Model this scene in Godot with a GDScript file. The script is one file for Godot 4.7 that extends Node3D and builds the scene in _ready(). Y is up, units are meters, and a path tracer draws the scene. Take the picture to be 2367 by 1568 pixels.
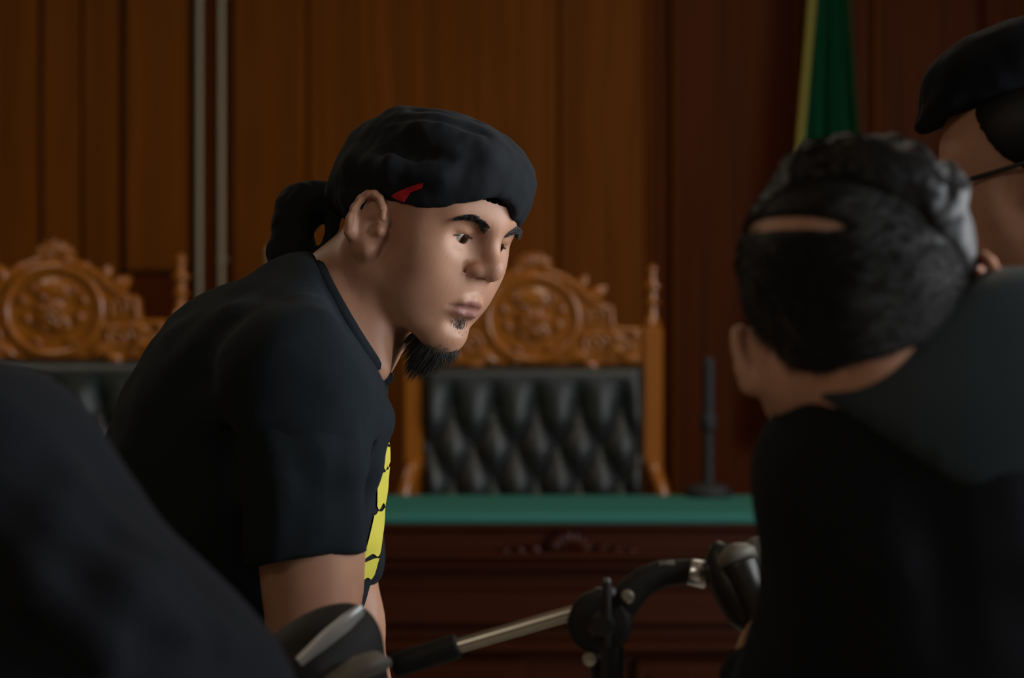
extends Node3D
# A courtroom: a man in a black T-shirt and bandana leans towards two people in front of the judges' bench.

const FOCAL := 4446.34   # focal length in pixels of a 2367 x 1568 picture, 20 degrees vertical field of view
const EYE := 1.45        # height of the lens

var M := {}              # materials by name
var used_names := {}

# ------------------------------------------------------------------ naming and tagging
func numbered(called: String) -> String:
	if not used_names.has(called):
		used_names[called] = 0
		return called
	used_names[called] += 1
	return "%s_%03d" % [called, used_names[called]]

func thing(called: String, label: String, category: String, at_ := Vector3.ZERO, turn := 0.0, group := "") -> Node3D:
	var o := Node3D.new()
	o.name = numbered(called)
	add_child(o)
	o.position = at_
	o.rotation.y = turn
	o.set_meta("label", label)
	o.set_meta("category", category)
	if group != "":
		o.set_meta("group", group)
	return o

func struct(called: String, label: String) -> Node3D:
	var o := Node3D.new()
	o.name = called
	add_child(o)
	o.set_meta("kind", "structure")
	o.set_meta("label", label)
	o.set_meta("category", called.split("_")[0])
	return o

func part(called: String, mesh: Mesh, m: Material, parent: Node3D, at_ := Vector3.ZERO, rot := Vector3.ZERO) -> MeshInstance3D:
	var o := MeshInstance3D.new()
	o.name = called
	o.mesh = mesh
	o.material_override = m
	o.position = at_
	o.rotation = rot
	parent.add_child(o, true)
	return o

func at(px: float, py: float, d: float) -> Vector3:
	return Vector3((px - 1183.5) / FOCAL * d, EYE - (py - 784.0) / FOCAL * d, -d)

# ------------------------------------------------------------------ textures and materials
func srgb(r: float, g: float, b: float) -> Color:
	return Color(r / 255.0, g / 255.0, b / 255.0)

func noise(seed_: int, freq: float, oct := 4) -> FastNoiseLite:
	var n := FastNoiseLite.new()
	n.seed = seed_
	n.noise_type = FastNoiseLite.TYPE_SIMPLEX_SMOOTH
	n.frequency = freq
	n.fractal_octaves = oct
	return n

func wood_texture(seed_: int, dark: Color, light: Color, along_y: bool, w := 512, h := 512) -> ImageTexture:
	var big := noise(seed_, 1.0, 3)
	var fine := noise(seed_ + 7, 1.0, 3)
	var img := Image.create(w, h, false, Image.FORMAT_RGB8)
	for y in h:
		for x in w:
			var a := float(x) / w if along_y else float(y) / h
			var b := float(y) / h if along_y else float(x) / w
			# periodic in both directions: walk round circles in noise space
			var ca := cos(a * TAU)
			var sa := sin(a * TAU)
			var wob := big.get_noise_3d(ca * 0.5, sa * 0.5, sin(b * TAU) * 0.55)
			var g := big.get_noise_3d(ca * 4.5 + wob, sa * 4.5, cos(b * TAU) * 0.45) * 0.5 + 0.5
			var s := fine.get_noise_3d(ca * 26.0, sa * 26.0, cos(b * TAU) * 0.8 + 4.0) * 0.5 + 0.5
			var t := clampf(g * 0.62 + s * 0.45 - 0.05, 0.0, 1.0)
			img.set_pixel(x, y, dark.lerp(light, t))
	img.generate_mipmaps()
	return ImageTexture.create_from_image(img)

func grain_normal(seed_: int, freq: float, strength: float, size := 256) -> ImageTexture:
	var n := noise(seed_, freq, 3)
	var img := n.get_seamless_image(size, size)
	img.convert(Image.FORMAT_RGBA8)
	img.bump_map_to_normal_map(strength)
	return ImageTexture.create_from_image(img)

func weave_normal(size := 128) -> ImageTexture:
	var img := Image.create(size, size, false, Image.FORMAT_RGBA8)
	for y in size:
		for x in size:
			var v := 0.5 + 0.25 * sin(x * TAU / 8.0) * cos(y * TAU / 16.0) + 0.25 * sin(y * TAU / 8.0) * cos(x * TAU / 16.0)
			img.set_pixel(x, y, Color(v, v, v))
	img.bump_map_to_normal_map(3.0)
	return ImageTexture.create_from_image(img)

func mat(called: String, c: Color, rough: float, metal := 0.0) -> StandardMaterial3D:
	var m := StandardMaterial3D.new()
	m.resource_name = called
	m.albedo_color = c
	m.roughness = rough
	m.metallic = metal
	M[called] = m
	return m

func triplanar(m: StandardMaterial3D, scale_: Vector3, world := true) -> void:
	m.uv1_triplanar = true
	m.uv1_world_triplanar = world
	m.uv1_scale = scale_
	m.uv1_triplanar_sharpness = 6.0

func make_materials() -> void:
	var m: StandardMaterial3D
	var wall_v := wood_texture(11, srgb(72, 37, 5), srgb(120, 65, 11), true)
	var wall_h := wood_texture(12, srgb(48, 22, 8), srgb(80, 40, 13), false)
	m = mat("wall_wood", Color.WHITE, 0.5)
	m.albedo_texture = wall_v
	m.metallic_specular = 0.16
	triplanar(m, Vector3(0.55, 0.22, 0.55))
	m = mat("wall_wood_shaded", srgb(190, 160, 130), 0.5)  # same wall wood tinted darker: shade of the dimmer panels put into the colour
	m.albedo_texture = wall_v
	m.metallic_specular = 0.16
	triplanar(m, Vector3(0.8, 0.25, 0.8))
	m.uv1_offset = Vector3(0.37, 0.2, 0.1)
	m = mat("bench_wood", srgb(215, 195, 195), 0.4)
	m.albedo_texture = wall_h
	m.clearcoat_enabled = true
	m.clearcoat = 0.1
	m.metallic_specular = 0.25
	m.clearcoat_roughness = 0.3
	triplanar(m, Vector3(0.3, 0.8, 0.3))
	m = mat("chair_wood", Color.WHITE, 0.28)
	m.albedo_texture = wood_texture(21, srgb(116, 64, 9), srgb(162, 95, 17), true, 256, 256)
	m.clearcoat_enabled = true
	m.clearcoat = 0.4
	m.clearcoat_roughness = 0.22
	triplanar(m, Vector3(2.0, 0.8, 2.0), false)
	m = mat("leather", srgb(36, 39, 37), 0.28)
	m.normal_enabled = true
	m.normal_texture = grain_normal(5, 0.12, 6.0)
	m.normal_scale = 0.35
	triplanar(m, Vector3(9, 9, 9), false)
	m = mat("baize", srgb(50, 104, 94), 0.95)
	m.metallic_specular = 0.2
	m.normal_enabled = true
	m.normal_texture = grain_normal(6, 0.3, 4.0)
	m.normal_scale = 0.3
	triplanar(m, Vector3(6, 6, 6))
	m = mat("conduit", srgb(138, 128, 102), 0.5)
	m = mat("floor_tile", srgb(150, 138, 120), 0.3)
	m = mat("grout", srgb(95, 88, 78), 0.9)
	m = mat("plaster", srgb(120, 100, 78), 0.9)
	m.normal_enabled = true
	m.normal_texture = grain_normal(8, 0.05, 3.0)
	m.normal_scale = 0.2
	triplanar(m, Vector3(1, 1, 1))
	m = mat("carpet", srgb(110, 40, 34), 0.95)
	m = mat("aluminium", srgb(170, 172, 172), 0.4, 0.8)
	m = mat("pane", Color(0.9, 0.95, 0.97, 0.08), 0.02)
	m.transparency = BaseMaterial3D.TRANSPARENCY_ALPHA
	m = mat("diffuser", srgb(240, 240, 235), 0.6)
	m.emission_enabled = true
	m.emission = srgb(255, 246, 228)
	m.emission_energy_multiplier = 1.2
	m = mat("black_plastic", srgb(22, 22, 23), 0.42)
	m = mat("black_rubber", srgb(13, 13, 13), 0.7)
	m = mat("chrome", srgb(215, 220, 220), 0.3, 1.0)
	m = mat("silver_trim", srgb(205, 210, 212), 0.35, 0.35)  # pale base colour stands in for chrome reflecting the window
	m = mat("satin_steel", srgb(190, 186, 172), 0.34, 0.9)
	m = mat("grey_plastic", srgb(112, 108, 98), 0.55)
	m = mat("dark_steel", srgb(70, 70, 68), 0.35, 0.8)
	m = mat("white_tape", srgb(190, 190, 190), 0.5)
	m = mat("beige_plastic", srgb(150, 146, 118), 0.5)
	m = mat("flag_green", srgb(5, 64, 37), 0.85)
	m.metallic_specular = 0.2
	m.rim_enabled = true
	m.rim = 0.05
	m = mat("flag_fringe", srgb(118, 108, 26), 0.7)
	m = mat("skin", Color.WHITE, 0.5)
	m.vertex_color_use_as_albedo = true
	m.subsurf_scatter_enabled = true
	m.subsurf_scatter_strength = 0.06
	m.normal_enabled = true
	m.normal_texture = grain_normal(31, 0.16, 5.0)
	m.normal_scale = 0.07
	triplanar(m, Vector3(20, 20, 20), false)
	m = mat("tshirt", srgb(30, 36, 41), 0.9)
	m.rim_enabled = true
	m.rim = 0.06
	m.metallic_specular = 0.25
	m.normal_enabled = true
	m.normal_texture = weave_normal()
	m.normal_scale = 0.12
	triplanar(m, Vector3(45, 45, 45), false)
	m = mat("bandana_cloth", srgb(34, 37, 41), 0.85)
	m.rim_enabled = true
	m.rim = 0.06
	m.metallic_specular = 0.25
	m.normal_enabled = true
	m.normal_texture = M["tshirt"].normal_texture
	m.normal_scale = 0.12
	triplanar(m, Vector3(45, 45, 45), false)
	m = mat("robe", srgb(23, 25, 30), 0.9)
	m.metallic_specular = 0.25
	m.rim_enabled = true
	m.rim = 0.04
	m = mat("robe_satin", srgb(40, 50, 55), 0.6)
	m.metallic_specular = 0.3
	m.rim_enabled = true
	m.rim = 0.1
	m = mat("trousers", srgb(34, 36, 44), 0.9)
	m = mat("shoe", srgb(18, 17, 16), 0.4)
	m = mat("red_cloth", srgb(190, 12, 32), 0.7)
	m = mat("yellow_print", srgb(226, 217, 80), 0.75)
	m = mat("hair", srgb(16, 15, 15), 0.5)
	m.metallic_specular = 0.35
	m = mat("hair_short", srgb(24, 23, 22), 0.5)
	m.metallic_specular = 0.4
	m.rim_enabled = true
	m.rim = 0.15
	m.normal_enabled = true
	m.normal_texture = grain_normal(41, 0.35, 14.0)
	m.normal_scale = 0.9
	triplanar(m, Vector3(14, 14, 14), false)
	m = mat("beard", srgb(42, 42, 38), 0.6)
	m = mat("brow_hair", srgb(30, 25, 22), 0.6)
	m = mat("eye_white", srgb(196, 182, 172), 0.2)
	m = mat("iris", srgb(34, 20, 13), 0.12)

# ------------------------------------------------------------------ plain mesh helpers
func commit(v: PackedVector3Array, n: PackedVector3Array, idx: PackedInt32Array, col := PackedColorArray()) -> ArrayMesh:
	var a := []
	a.resize(Mesh.ARRAY_MAX)
	a[Mesh.ARRAY_VERTEX] = v
	a[Mesh.ARRAY_NORMAL] = n
	a[Mesh.ARRAY_INDEX] = idx
	if col.size() > 0:
		a[Mesh.ARRAY_COLOR] = col
	var mesh := ArrayMesh.new()
	mesh.add_surface_from_arrays(Mesh.PRIMITIVE_TRIANGLES, a)
	return mesh

func smooth_mesh(v: PackedVector3Array, idx: PackedInt32Array, col := PackedColorArray()) -> ArrayMesh:
	var n := PackedVector3Array()
	n.resize(v.size())
	for i in range(0, idx.size(), 3):
		var a := idx[i]
		var b := idx[i + 1]
		var c := idx[i + 2]
		var f := (v[c] - v[a]).cross(v[b] - v[a])
		n[a] += f
		n[b] += f
		n[c] += f
	for i in n.size():
		n[i] = n[i].normalized() if n[i].length_squared() > 0.0 else Vector3.UP
	return commit(v, n, idx, col)

func add_quad(st: SurfaceTool, a: Vector3, b: Vector3, c: Vector3, d: Vector3) -> void:
	# a b c d run clockwise seen from outside
	for p in [a, b, c, a, c, d]:
		st.add_vertex(p)

func new_st() -> SurfaceTool:
	var st := SurfaceTool.new()
	st.begin(Mesh.PRIMITIVE_TRIANGLES)
	st.set_smooth_group(-1)
	return st

func done(st: SurfaceTool) -> ArrayMesh:
	st.generate_normals()
	return st.commit()

# a box with chamfered edges, from lo to hi
func add_box(st: SurfaceTool, lo: Vector3, hi: Vector3, ch := 0.004, xf := Transform3D()) -> void:
	var c := minf(ch, minf(hi.x - lo.x, minf(hi.y - lo.y, hi.z - lo.z)) * 0.45)
	var mid := (lo + hi) * 0.5
	var h := (hi - lo) * 0.5
	var pts := []
	for s in [[1, 0, 2], [0, 1, 2], [2, 1, 0]]:
		pass
	var faces := [[0, 1, 2], [1, 2, 0], [2, 0, 1]]
	for f in faces:
		for s in [-1.0, 1.0]:
			var q := []
			for k in [[-1.0, -1.0], [1.0, -1.0], [1.0, 1.0], [-1.0, 1.0]]:
				var p := Vector3.ZERO
				p[f[0]] = s * h[f[0]]
				p[f[1]] = k[0] * (h[f[1]] - c)
				p[f[2]] = k[1] * (h[f[2]] - c)
				q.append(xf * (mid + p))
			if s > 0:
				add_quad(st, q[0], q[3], q[2], q[1])
			else:
				add_quad(st, q[0], q[1], q[2], q[3])
	if c <= 0.0:
		return
	for f in faces:   # edge strips along axis f[0]
		for s1 in [-1.0, 1.0]:
			for s2 in [-1.0, 1.0]:
				var q := []
				for k in [[-1.0, 0], [-1.0, 1], [1.0, 1], [1.0, 0]]:
					var p := Vector3.ZERO
					p[f[0]] = k[0] * (h[f[0]] - c)
					p[f[1]] = s1 * (h[f[1]] - (c if k[1] == 1 else 0.0))
					p[f[2]] = s2 * (h[f[2]] - (c if k[1] == 0 else 0.0))
					q.append(xf * (mid + p))
				if s1 * s2 > 0:
					add_quad(st, q[0], q[1], q[2], q[3])
				else:
					add_quad(st, q[0], q[3], q[2], q[1])
	for sx in [-1.0, 1.0]:
		for sy in [-1.0, 1.0]:
			for sz in [-1.0, 1.0]:
				var a := xf * (mid + Vector3(sx * h.x, sy * (h.y - c), sz * (h.z - c)))
				var b := xf * (mid + Vector3(sx * (h.x - c), sy * h.y, sz * (h.z - c)))
				var d := xf * (mid + Vector3(sx * (h.x - c), sy * (h.y - c), sz * h.z))
				var tri := [a, d, b] if sx * sy * sz > 0 else [a, b, d]
				for p in tri:
					st.add_vertex(p)

func box(lo: Vector3, hi: Vector3, ch := 0.004) -> ArrayMesh:
	var st := new_st()
	add_box(st, lo, hi, ch)
	return done(st)

func box_at(c: Vector3, size: Vector3, ch := 0.004) -> ArrayMesh:
	return box(c - size * 0.5, c + size * 0.5, ch)

# tube with a radius at every point; flat is the ratio of the second to the first cross axis
func tube(pts: Array, radii: Array, sides := 12, closed := false, flat := 1.0, side_hint := Vector3.ZERO) -> ArrayMesh:
	var v := PackedVector3Array()
	var idx := PackedInt32Array()
	var n := pts.size()
	var prev := Vector3.ZERO
	for i in n:
		var t: Vector3
		if closed:
			t = (pts[(i + 1) % n] - pts[(i + n - 1) % n]).normalized()
		else:
			t = (pts[mini(i + 1, n - 1)] - pts[maxi(i - 1, 0)]).normalized()
		var a: Vector3
		if side_hint != Vector3.ZERO:
			a = (side_hint - t * t.dot(side_hint)).normalized()
		elif prev == Vector3.ZERO:
			a = t.cross(Vector3.UP if absf(t.y) < 0.9 else Vector3.RIGHT).normalized()
		else:
			a = (prev - t * t.dot(prev)).normalized()
		prev = a
		var b := t.cross(a)
		var r: float = radii[mini(i, radii.size() - 1)]
		for k in sides:
			var an := TAU * k / sides
			v.append(pts[i] + a * (cos(an) * r) + b * (sin(an) * r * flat))
	var rings := n if closed else n - 1
	for i in rings:
		for k in sides:
			var k2 := (k + 1) % sides
			var i2 := (i + 1) % n
			var p := i * sides + k
			var q := i * sides + k2
			var r2 := i2 * sides + k
			var s := i2 * sides + k2
			idx.append_array(PackedInt32Array([p, r2, q, q, r2, s]))
	if not closed:
		for e in [0, n - 1]:
			var c := v.size()
			v.append(pts[e])
			for k in sides:
				var p: int = e * sides + k
				var q: int = e * sides + (k + 1) % sides
				if e == 0:
					idx.append_array(PackedInt32Array([c, p, q]))
				else:
					idx.append_array(PackedInt32Array([c, q, p]))
	return smooth_mesh(v, idx)

# profile: [radius, height] pairs turned about y
func lathe(profile: Array, sides := 20) -> ArrayMesh:
	var st := SurfaceTool.new()
	st.begin(Mesh.PRIMITIVE_TRIANGLES)
	st.set_smooth_group(-1)
	for i in profile.size() - 1:
		for k in sides:
			var a0 := TAU * k / sides
			var a1 := TAU * (k + 1) / sides
			var p0 := Vector3(cos(a0) * profile[i][0], profile[i][1], sin(a0) * profile[i][0])
			var p1 := Vector3(cos(a1) * profile[i][0], profile[i][1], sin(a1) * profile[i][0])
			var q0 := Vector3(cos(a0) * profile[i + 1][0], profile[i + 1][1], sin(a0) * profile[i + 1][0])
			var q1 := Vector3(cos(a1) * profile[i + 1][0], profile[i + 1][1], sin(a1) * profile[i + 1][0])
			if profile[i][0] > 0.0:
				for p in [p0, p1, q1]:
					st.add_vertex(p)
			if profile[i + 1][0] > 0.0:
				for p in [p0, q1, q0]:
					st.add_vertex(p)
	st.generate_normals()
	st.index()
	var mesh := st.commit()
	var ar := mesh.surface_get_arrays(0)
	return commit(ar[Mesh.ARRAY_VERTEX], ar[Mesh.ARRAY_NORMAL], ar[Mesh.ARRAY_INDEX])

# a flat outline in x y, given a thickness in z, with a chamfer on its front rim
func slab(outline: PackedVector2Array, z0: float, z1: float, ch := 0.004) -> ArrayMesh:
	var st := new_st()
	var o := outline
	if Geometry2D.is_polygon_clockwise(o):
		o.reverse()
	var inner := PackedVector2Array()
	var n := o.size()
	for i in n:
		var e0 := (o[i] - o[(i + n - 1) % n]).normalized()
		var e1 := (o[(i + 1) % n] - o[i]).normalized()
		var nn := (Vector2(-e0.y, e0.x) + Vector2(-e1.y, e1.x)).normalized()
		inner.append(o[i] + nn * ch)
	var tri := Geometry2D.triangulate_polygon(o)
	for i in range(0, tri.size(), 3):
		var a := inner[tri[i]]
		var b := inner[tri[i + 1]]
		var c := inner[tri[i + 2]]
		if (b - a).cross(c - a) > 0:
			var t := b
			b = c
			c = t
		for p in [a, b, c]:
			st.add_vertex(Vector3(p.x, p.y, z1))
		a = o[tri[i]]
		b = o[tri[i + 1]]
		c = o[tri[i + 2]]
		if (b - a).cross(c - a) < 0:
			var t := b
			b = c
			c = t
		for p in [a, b, c]:
			st.add_vertex(Vector3(p.x, p.y, z0))
	for i in n:
		var j := (i + 1) % n
		var a0 := Vector3(o[i].x, o[i].y, z0)
		var b0 := Vector3(o[j].x, o[j].y, z0)
		var a1 := Vector3(o[i].x, o[i].y, z1 - ch)
		var b1 := Vector3(o[j].x, o[j].y, z1 - ch)
		var a2 := Vector3(inner[i].x, inner[i].y, z1)
		var b2 := Vector3(inner[j].x, inner[j].y, z1)
		add_quad(st, a0, a1, b1, b0)
		add_quad(st, a1, a2, b2, b1)
	return done(st)

# ------------------------------------------------------------------ smooth solids: distance fields meshed as surface nets
class Field:
	# every shape: [type, op, k, ...]; type 0 tapered capsule, 1 ellipsoid, 2 half space, 3 height cut by bearing, 4 rounded box
	# op 0 joins, 1 carves away, 2 keeps only
	var shapes := []
	var ripple: FastNoiseLite = null
	var ripple_depth := 0.0

	func cap(a: Vector3, b: Vector3, ra: float, rb: float, k := 0.02, op := 0) -> void:
		var ba := b - a
		shapes.append([0, op, k, a, ba, 1.0 / maxf(ba.length_squared(), 1e-9), ra, rb - ra])

	func ball(c: Vector3, r: float, k := 0.02, op := 0) -> void:
		cap(c, c + Vector3(0, 1e-4, 0), r, r, k, op)

	func ell(c: Vector3, r: Vector3, k := 0.02, op := 0, rot := Vector3.ZERO) -> void:
		var b := Basis.from_euler(rot)
		shapes.append([1, op, k, c, Basis.from_scale(Vector3(1 / r.x, 1 / r.y, 1 / r.z)) * b.transposed(), r, minf(r.x, minf(r.y, r.z))])

	func chain(pts: Array, r: Array, k := 0.01, op := 0) -> void:
		for i in pts.size() - 1:
			cap(pts[i], pts[i + 1], r[mini(i, r.size() - 1)], r[mini(i + 1, r.size() - 1)], k, op)

	func keep_below(n: Vector3, p: Vector3, k := 0.004) -> void:
		shapes.append([2, 2, k, n.normalized(), n.normalized().dot(p)])

	func keep_above_bearing(table: PackedFloat32Array, k := 0.004) -> void:
		# table: lowest y for bearings 0, 10, 20 ... 350 degrees (0 is +z, growing towards -x)
		shapes.append([3, 2, k, table])

	func one(s: Array, p: Vector3) -> float:
		var t: int = s[0]
		if t == 0:
			var pa: Vector3 = p - s[3]
			var ba: Vector3 = s[4]
			var h := clampf(pa.dot(ba) * s[5], 0.0, 1.0)
			return (pa - ba * h).length() - (s[6] + s[7] * h)
		elif t == 1:
			var q: Vector3 = s[4] * (p - s[3])
			var r: Vector3 = s[5]
			var l := q.length()
			var k1 := (q / r).length()
			return l * (l - 1.0) / k1 if k1 > 1e-6 else -s[6]
		elif t == 2:
			return p.dot(s[3]) - s[4]
		else:
			var tb: PackedFloat32Array = s[3]
			var a := fposmod(rad_to_deg(atan2(-p.x, p.z)), 360.0) / 360.0 * tb.size()
			var i := int(a) % tb.size()
			var y := lerpf(tb[i], tb[(i + 1) % tb.size()], a - int(a))
			return (y - p.y) * 0.8
		return 0.0

	func dist(p: Vector3, list: Array) -> float:
		var d := 10.0
		for s in list:
			var e := one(s, p)
			var k: float = s[2]
			var op: int = s[1]
			if op == 0:
				var h := maxf(k - absf(d - e), 0.0) / k
				d = minf(d, e) - h * h * k * 0.25
			elif op == 1:
				var h := maxf(k - absf(d + e), 0.0) / k
				d = maxf(d, -e) + h * h * k * 0.25
			else:
				var h := maxf(k - absf(d - e), 0.0) / k
				d = maxf(d, e) + h * h * k * 0.25
		if ripple != null:
			d += ripple.get_noise_3dv(p) * ripple_depth
		return d

	func at_point(p: Vector3) -> float:
		return dist(p, shapes)

	# first point of the surface from "from" along "dir"
	func hit(from: Vector3, dir: Vector3, far := 0.6) -> Vector3:
		var t := 0.0
		var dn := dir.normalized()
		for i in 160:
			var d := dist(from + dn * t, shapes)
			if d < 0.0004:
				return from + dn * t
			t += maxf(d * 0.6, 0.0005)
			if t > far:
				break
		return Vector3.INF

	# appends the surface inside the box lo .. hi to v and idx
	func mesh_into(v: PackedVector3Array, idx: PackedInt32Array, lo: Vector3, hi: Vector3, cell: float, xf := Transform3D()) -> void:
		const B := 6
		var nb := Vector3i(((hi - lo) / (cell * B)).ceil())
		var nx := nb.x * B + 1
		var ny := nb.y * B + 1
		var nz := nb.z * B + 1
		var val := PackedFloat32Array()
		val.resize(nx * ny * nz)
		val.fill(1.0)
		var live := []
		var half := cell * B * 0.5
		var rad := half * 1.7321
		for bz in nb.z:
			for by in nb.y:
				for bx in nb.x:
					var c := lo + Vector3(bx, by, bz) * (cell * B) + Vector3(half, half, half)
					var dc := dist(c, shapes)
					if absf(dc) > rad * 1.6 + absf(ripple_depth):
						if dc < 0.0:
							for z in range(bz * B, bz * B + B + 1):
								for y in range(by * B, by * B + B + 1):
									var o := (z * ny + y) * nx + bx * B
									for x in B + 1:
										if val[o + x] == 1.0:
											val[o + x] = -1.0
						continue
					var near := []
					for s in shapes:
						var e := one(s, c)
						if s[1] == 0:
							if e - rad * 1.6 < maxf(dc, 0.0) + rad * 1.6 + s[2]:
								near.append(s)
						elif s[1] == 1:
							if e < rad * 2.2 + s[2]:
								near.append(s)
						elif e > -rad * 2.2 - s[2]:
							near.append(s)
					live.append(Vector3i(bx, by, bz))
					for z in range(bz * B, bz * B + B + 1):
						for y in range(by * B, by * B + B + 1):
							var o := (z * ny + y) * nx + bx * B
							for x in B + 1:
								val[o + x] = dist(lo + Vector3(bx * B + x, y, z) * cell, near)
		var at_cell := {}
		var offs := [0, 1, nx, nx + 1, nx * ny, nx * ny + 1, nx * ny + nx, nx * ny + nx + 1]
		var corner := [Vector3(0, 0, 0), Vector3(1, 0, 0), Vector3(0, 1, 0), Vector3(1, 1, 0), Vector3(0, 0, 1), Vector3(1, 0, 1), Vector3(0, 1, 1), Vector3(1, 1, 1)]
		var edges := [0, 1, 2, 3, 4, 5, 6, 7, 0, 2, 1, 3, 4, 6, 5, 7, 0, 4, 1, 5, 2, 6, 3, 7]
		var g := PackedFloat32Array()
		g.resize(8)
		for b in live:
			for z in range(b.z * B, b.z * B + B):
				for y in range(b.y * B, b.y * B + B):
					for x in range(b.x * B, b.x * B + B):
						var o: int = (z * ny + y) * nx + x
						var neg := 0
						for k in 8:
							g[k] = val[o + offs[k]]
							if g[k] < 0.0:
								neg += 1
						if neg == 0 or neg == 8:
							continue
						var sum := Vector3.ZERO
						var cnt := 0
						for e in range(0, 24, 2):
							var i: int = edges[e]
							var j: int = edges[e + 1]
							if (g[i] < 0.0) != (g[j] < 0.0):
								sum += corner[i].lerp(corner[j], g[i] / (g[i] - g[j]))
								cnt += 1
						at_cell[o] = v.size()
						v.append(xf * (lo + (Vector3(x, y, z) + sum / cnt) * cell))
		for o in at_cell:
			var a := val[o] < 0.0
			for ax in 3:
				var s: int = [1, nx, nx * ny][ax]
				var u: int = [nx, nx * ny, 1][ax]
				var w: int = [nx * ny, 1, nx][ax]
				if o + s >= val.size() or (val[o + s] < 0.0) == a:
					continue
				if not (at_cell.has(o - u) and at_cell.has(o - w) and at_cell.has(o - u - w)):
					continue
				var p: int = at_cell[o]
				var q: int = at_cell[o - u]
				var r: int = at_cell[o - u - w]
				var t: int = at_cell[o - w]
				if a:
					idx.append_array(PackedInt32Array([p, r, q, p, t, r]))
				else:
					idx.append_array(PackedInt32Array([p, q, r, p, r, t]))

func field_mesh(f: Field, lo: Vector3, hi: Vector3, cell: float, xf := Transform3D()) -> ArrayMesh:
	var v := PackedVector3Array()
	var idx := PackedInt32Array()
	f.mesh_into(v, idx, lo, hi, cell, xf)
	return smooth_mesh(v, idx)

# ------------------------------------------------------------------ camera and light
func make_view() -> void:
	var cam := Camera3D.new()
	cam.name = "camera"
	add_child(cam)
	cam.position = Vector3(0, EYE, 0)
	cam.fov = 20.0
	cam.near = 0.05
	cam.far = 60.0
	var lens := CameraAttributesPhysical.new()
	lens.frustum_focal_length = 68.0
	lens.frustum_focus_distance = 2.12
	lens.exposure_aperture = 3.6
	cam.attributes = lens
	cam.current = true
	var env := Environment.new()
	env.background_mode = Environment.BG_SKY
	var sky := Sky.new()
	var sm := ProceduralSkyMaterial.new()
	sm.sky_top_color = srgb(150, 180, 215)
	sm.sky_horizon_color = srgb(205, 214, 222)
	sm.ground_bottom_color = srgb(110, 108, 100)
	sm.ground_horizon_color = srgb(170, 170, 165)
	sky.sky_material = sm
	env.sky = sky
	env.background_energy_multiplier = 1.0
	env.tonemap_mode = Environment.TONE_MAPPER_LINEAR
	env.tonemap_exposure = 0.85
	env.sdfgi_enabled = true
	env.ssao_enabled = true
	env.ssil_enabled = true
	var we := WorldEnvironment.new()
	we.name = "environment"
	we.environment = env
	add_child(we)
	# daylight entering through the tall windows of the right-hand wall
	for w in WINDOWS:
		var l := AreaLight3D.new()
		l.name = "window_daylight"
		l.area_size = Vector2(w[1] - w[0], 1.7)
		l.light_color = srgb(247, 250, 253)
		l.light_energy = 6.0 * (w[1] - w[0])   # same brightness per square metre in each opening
		l.area_range = 14.0
		l.shadow_enabled = true
		add_child(l, true)
		l.position = Vector3(ROOM_R - 0.03, 1.95, (w[0] + w[1]) * 0.5)
		l.rotation = Vector3(0, PI / 2, 0)

const ROOM_L := -3.6
const ROOM_R := 2.6
const ROOM_B := -6.2
const ROOM_F := 3.0
const ROOM_H := 3.3
const WINDOWS := [[-3.0, -1.7], [-1.3, 0.0]]   # z ranges

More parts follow.
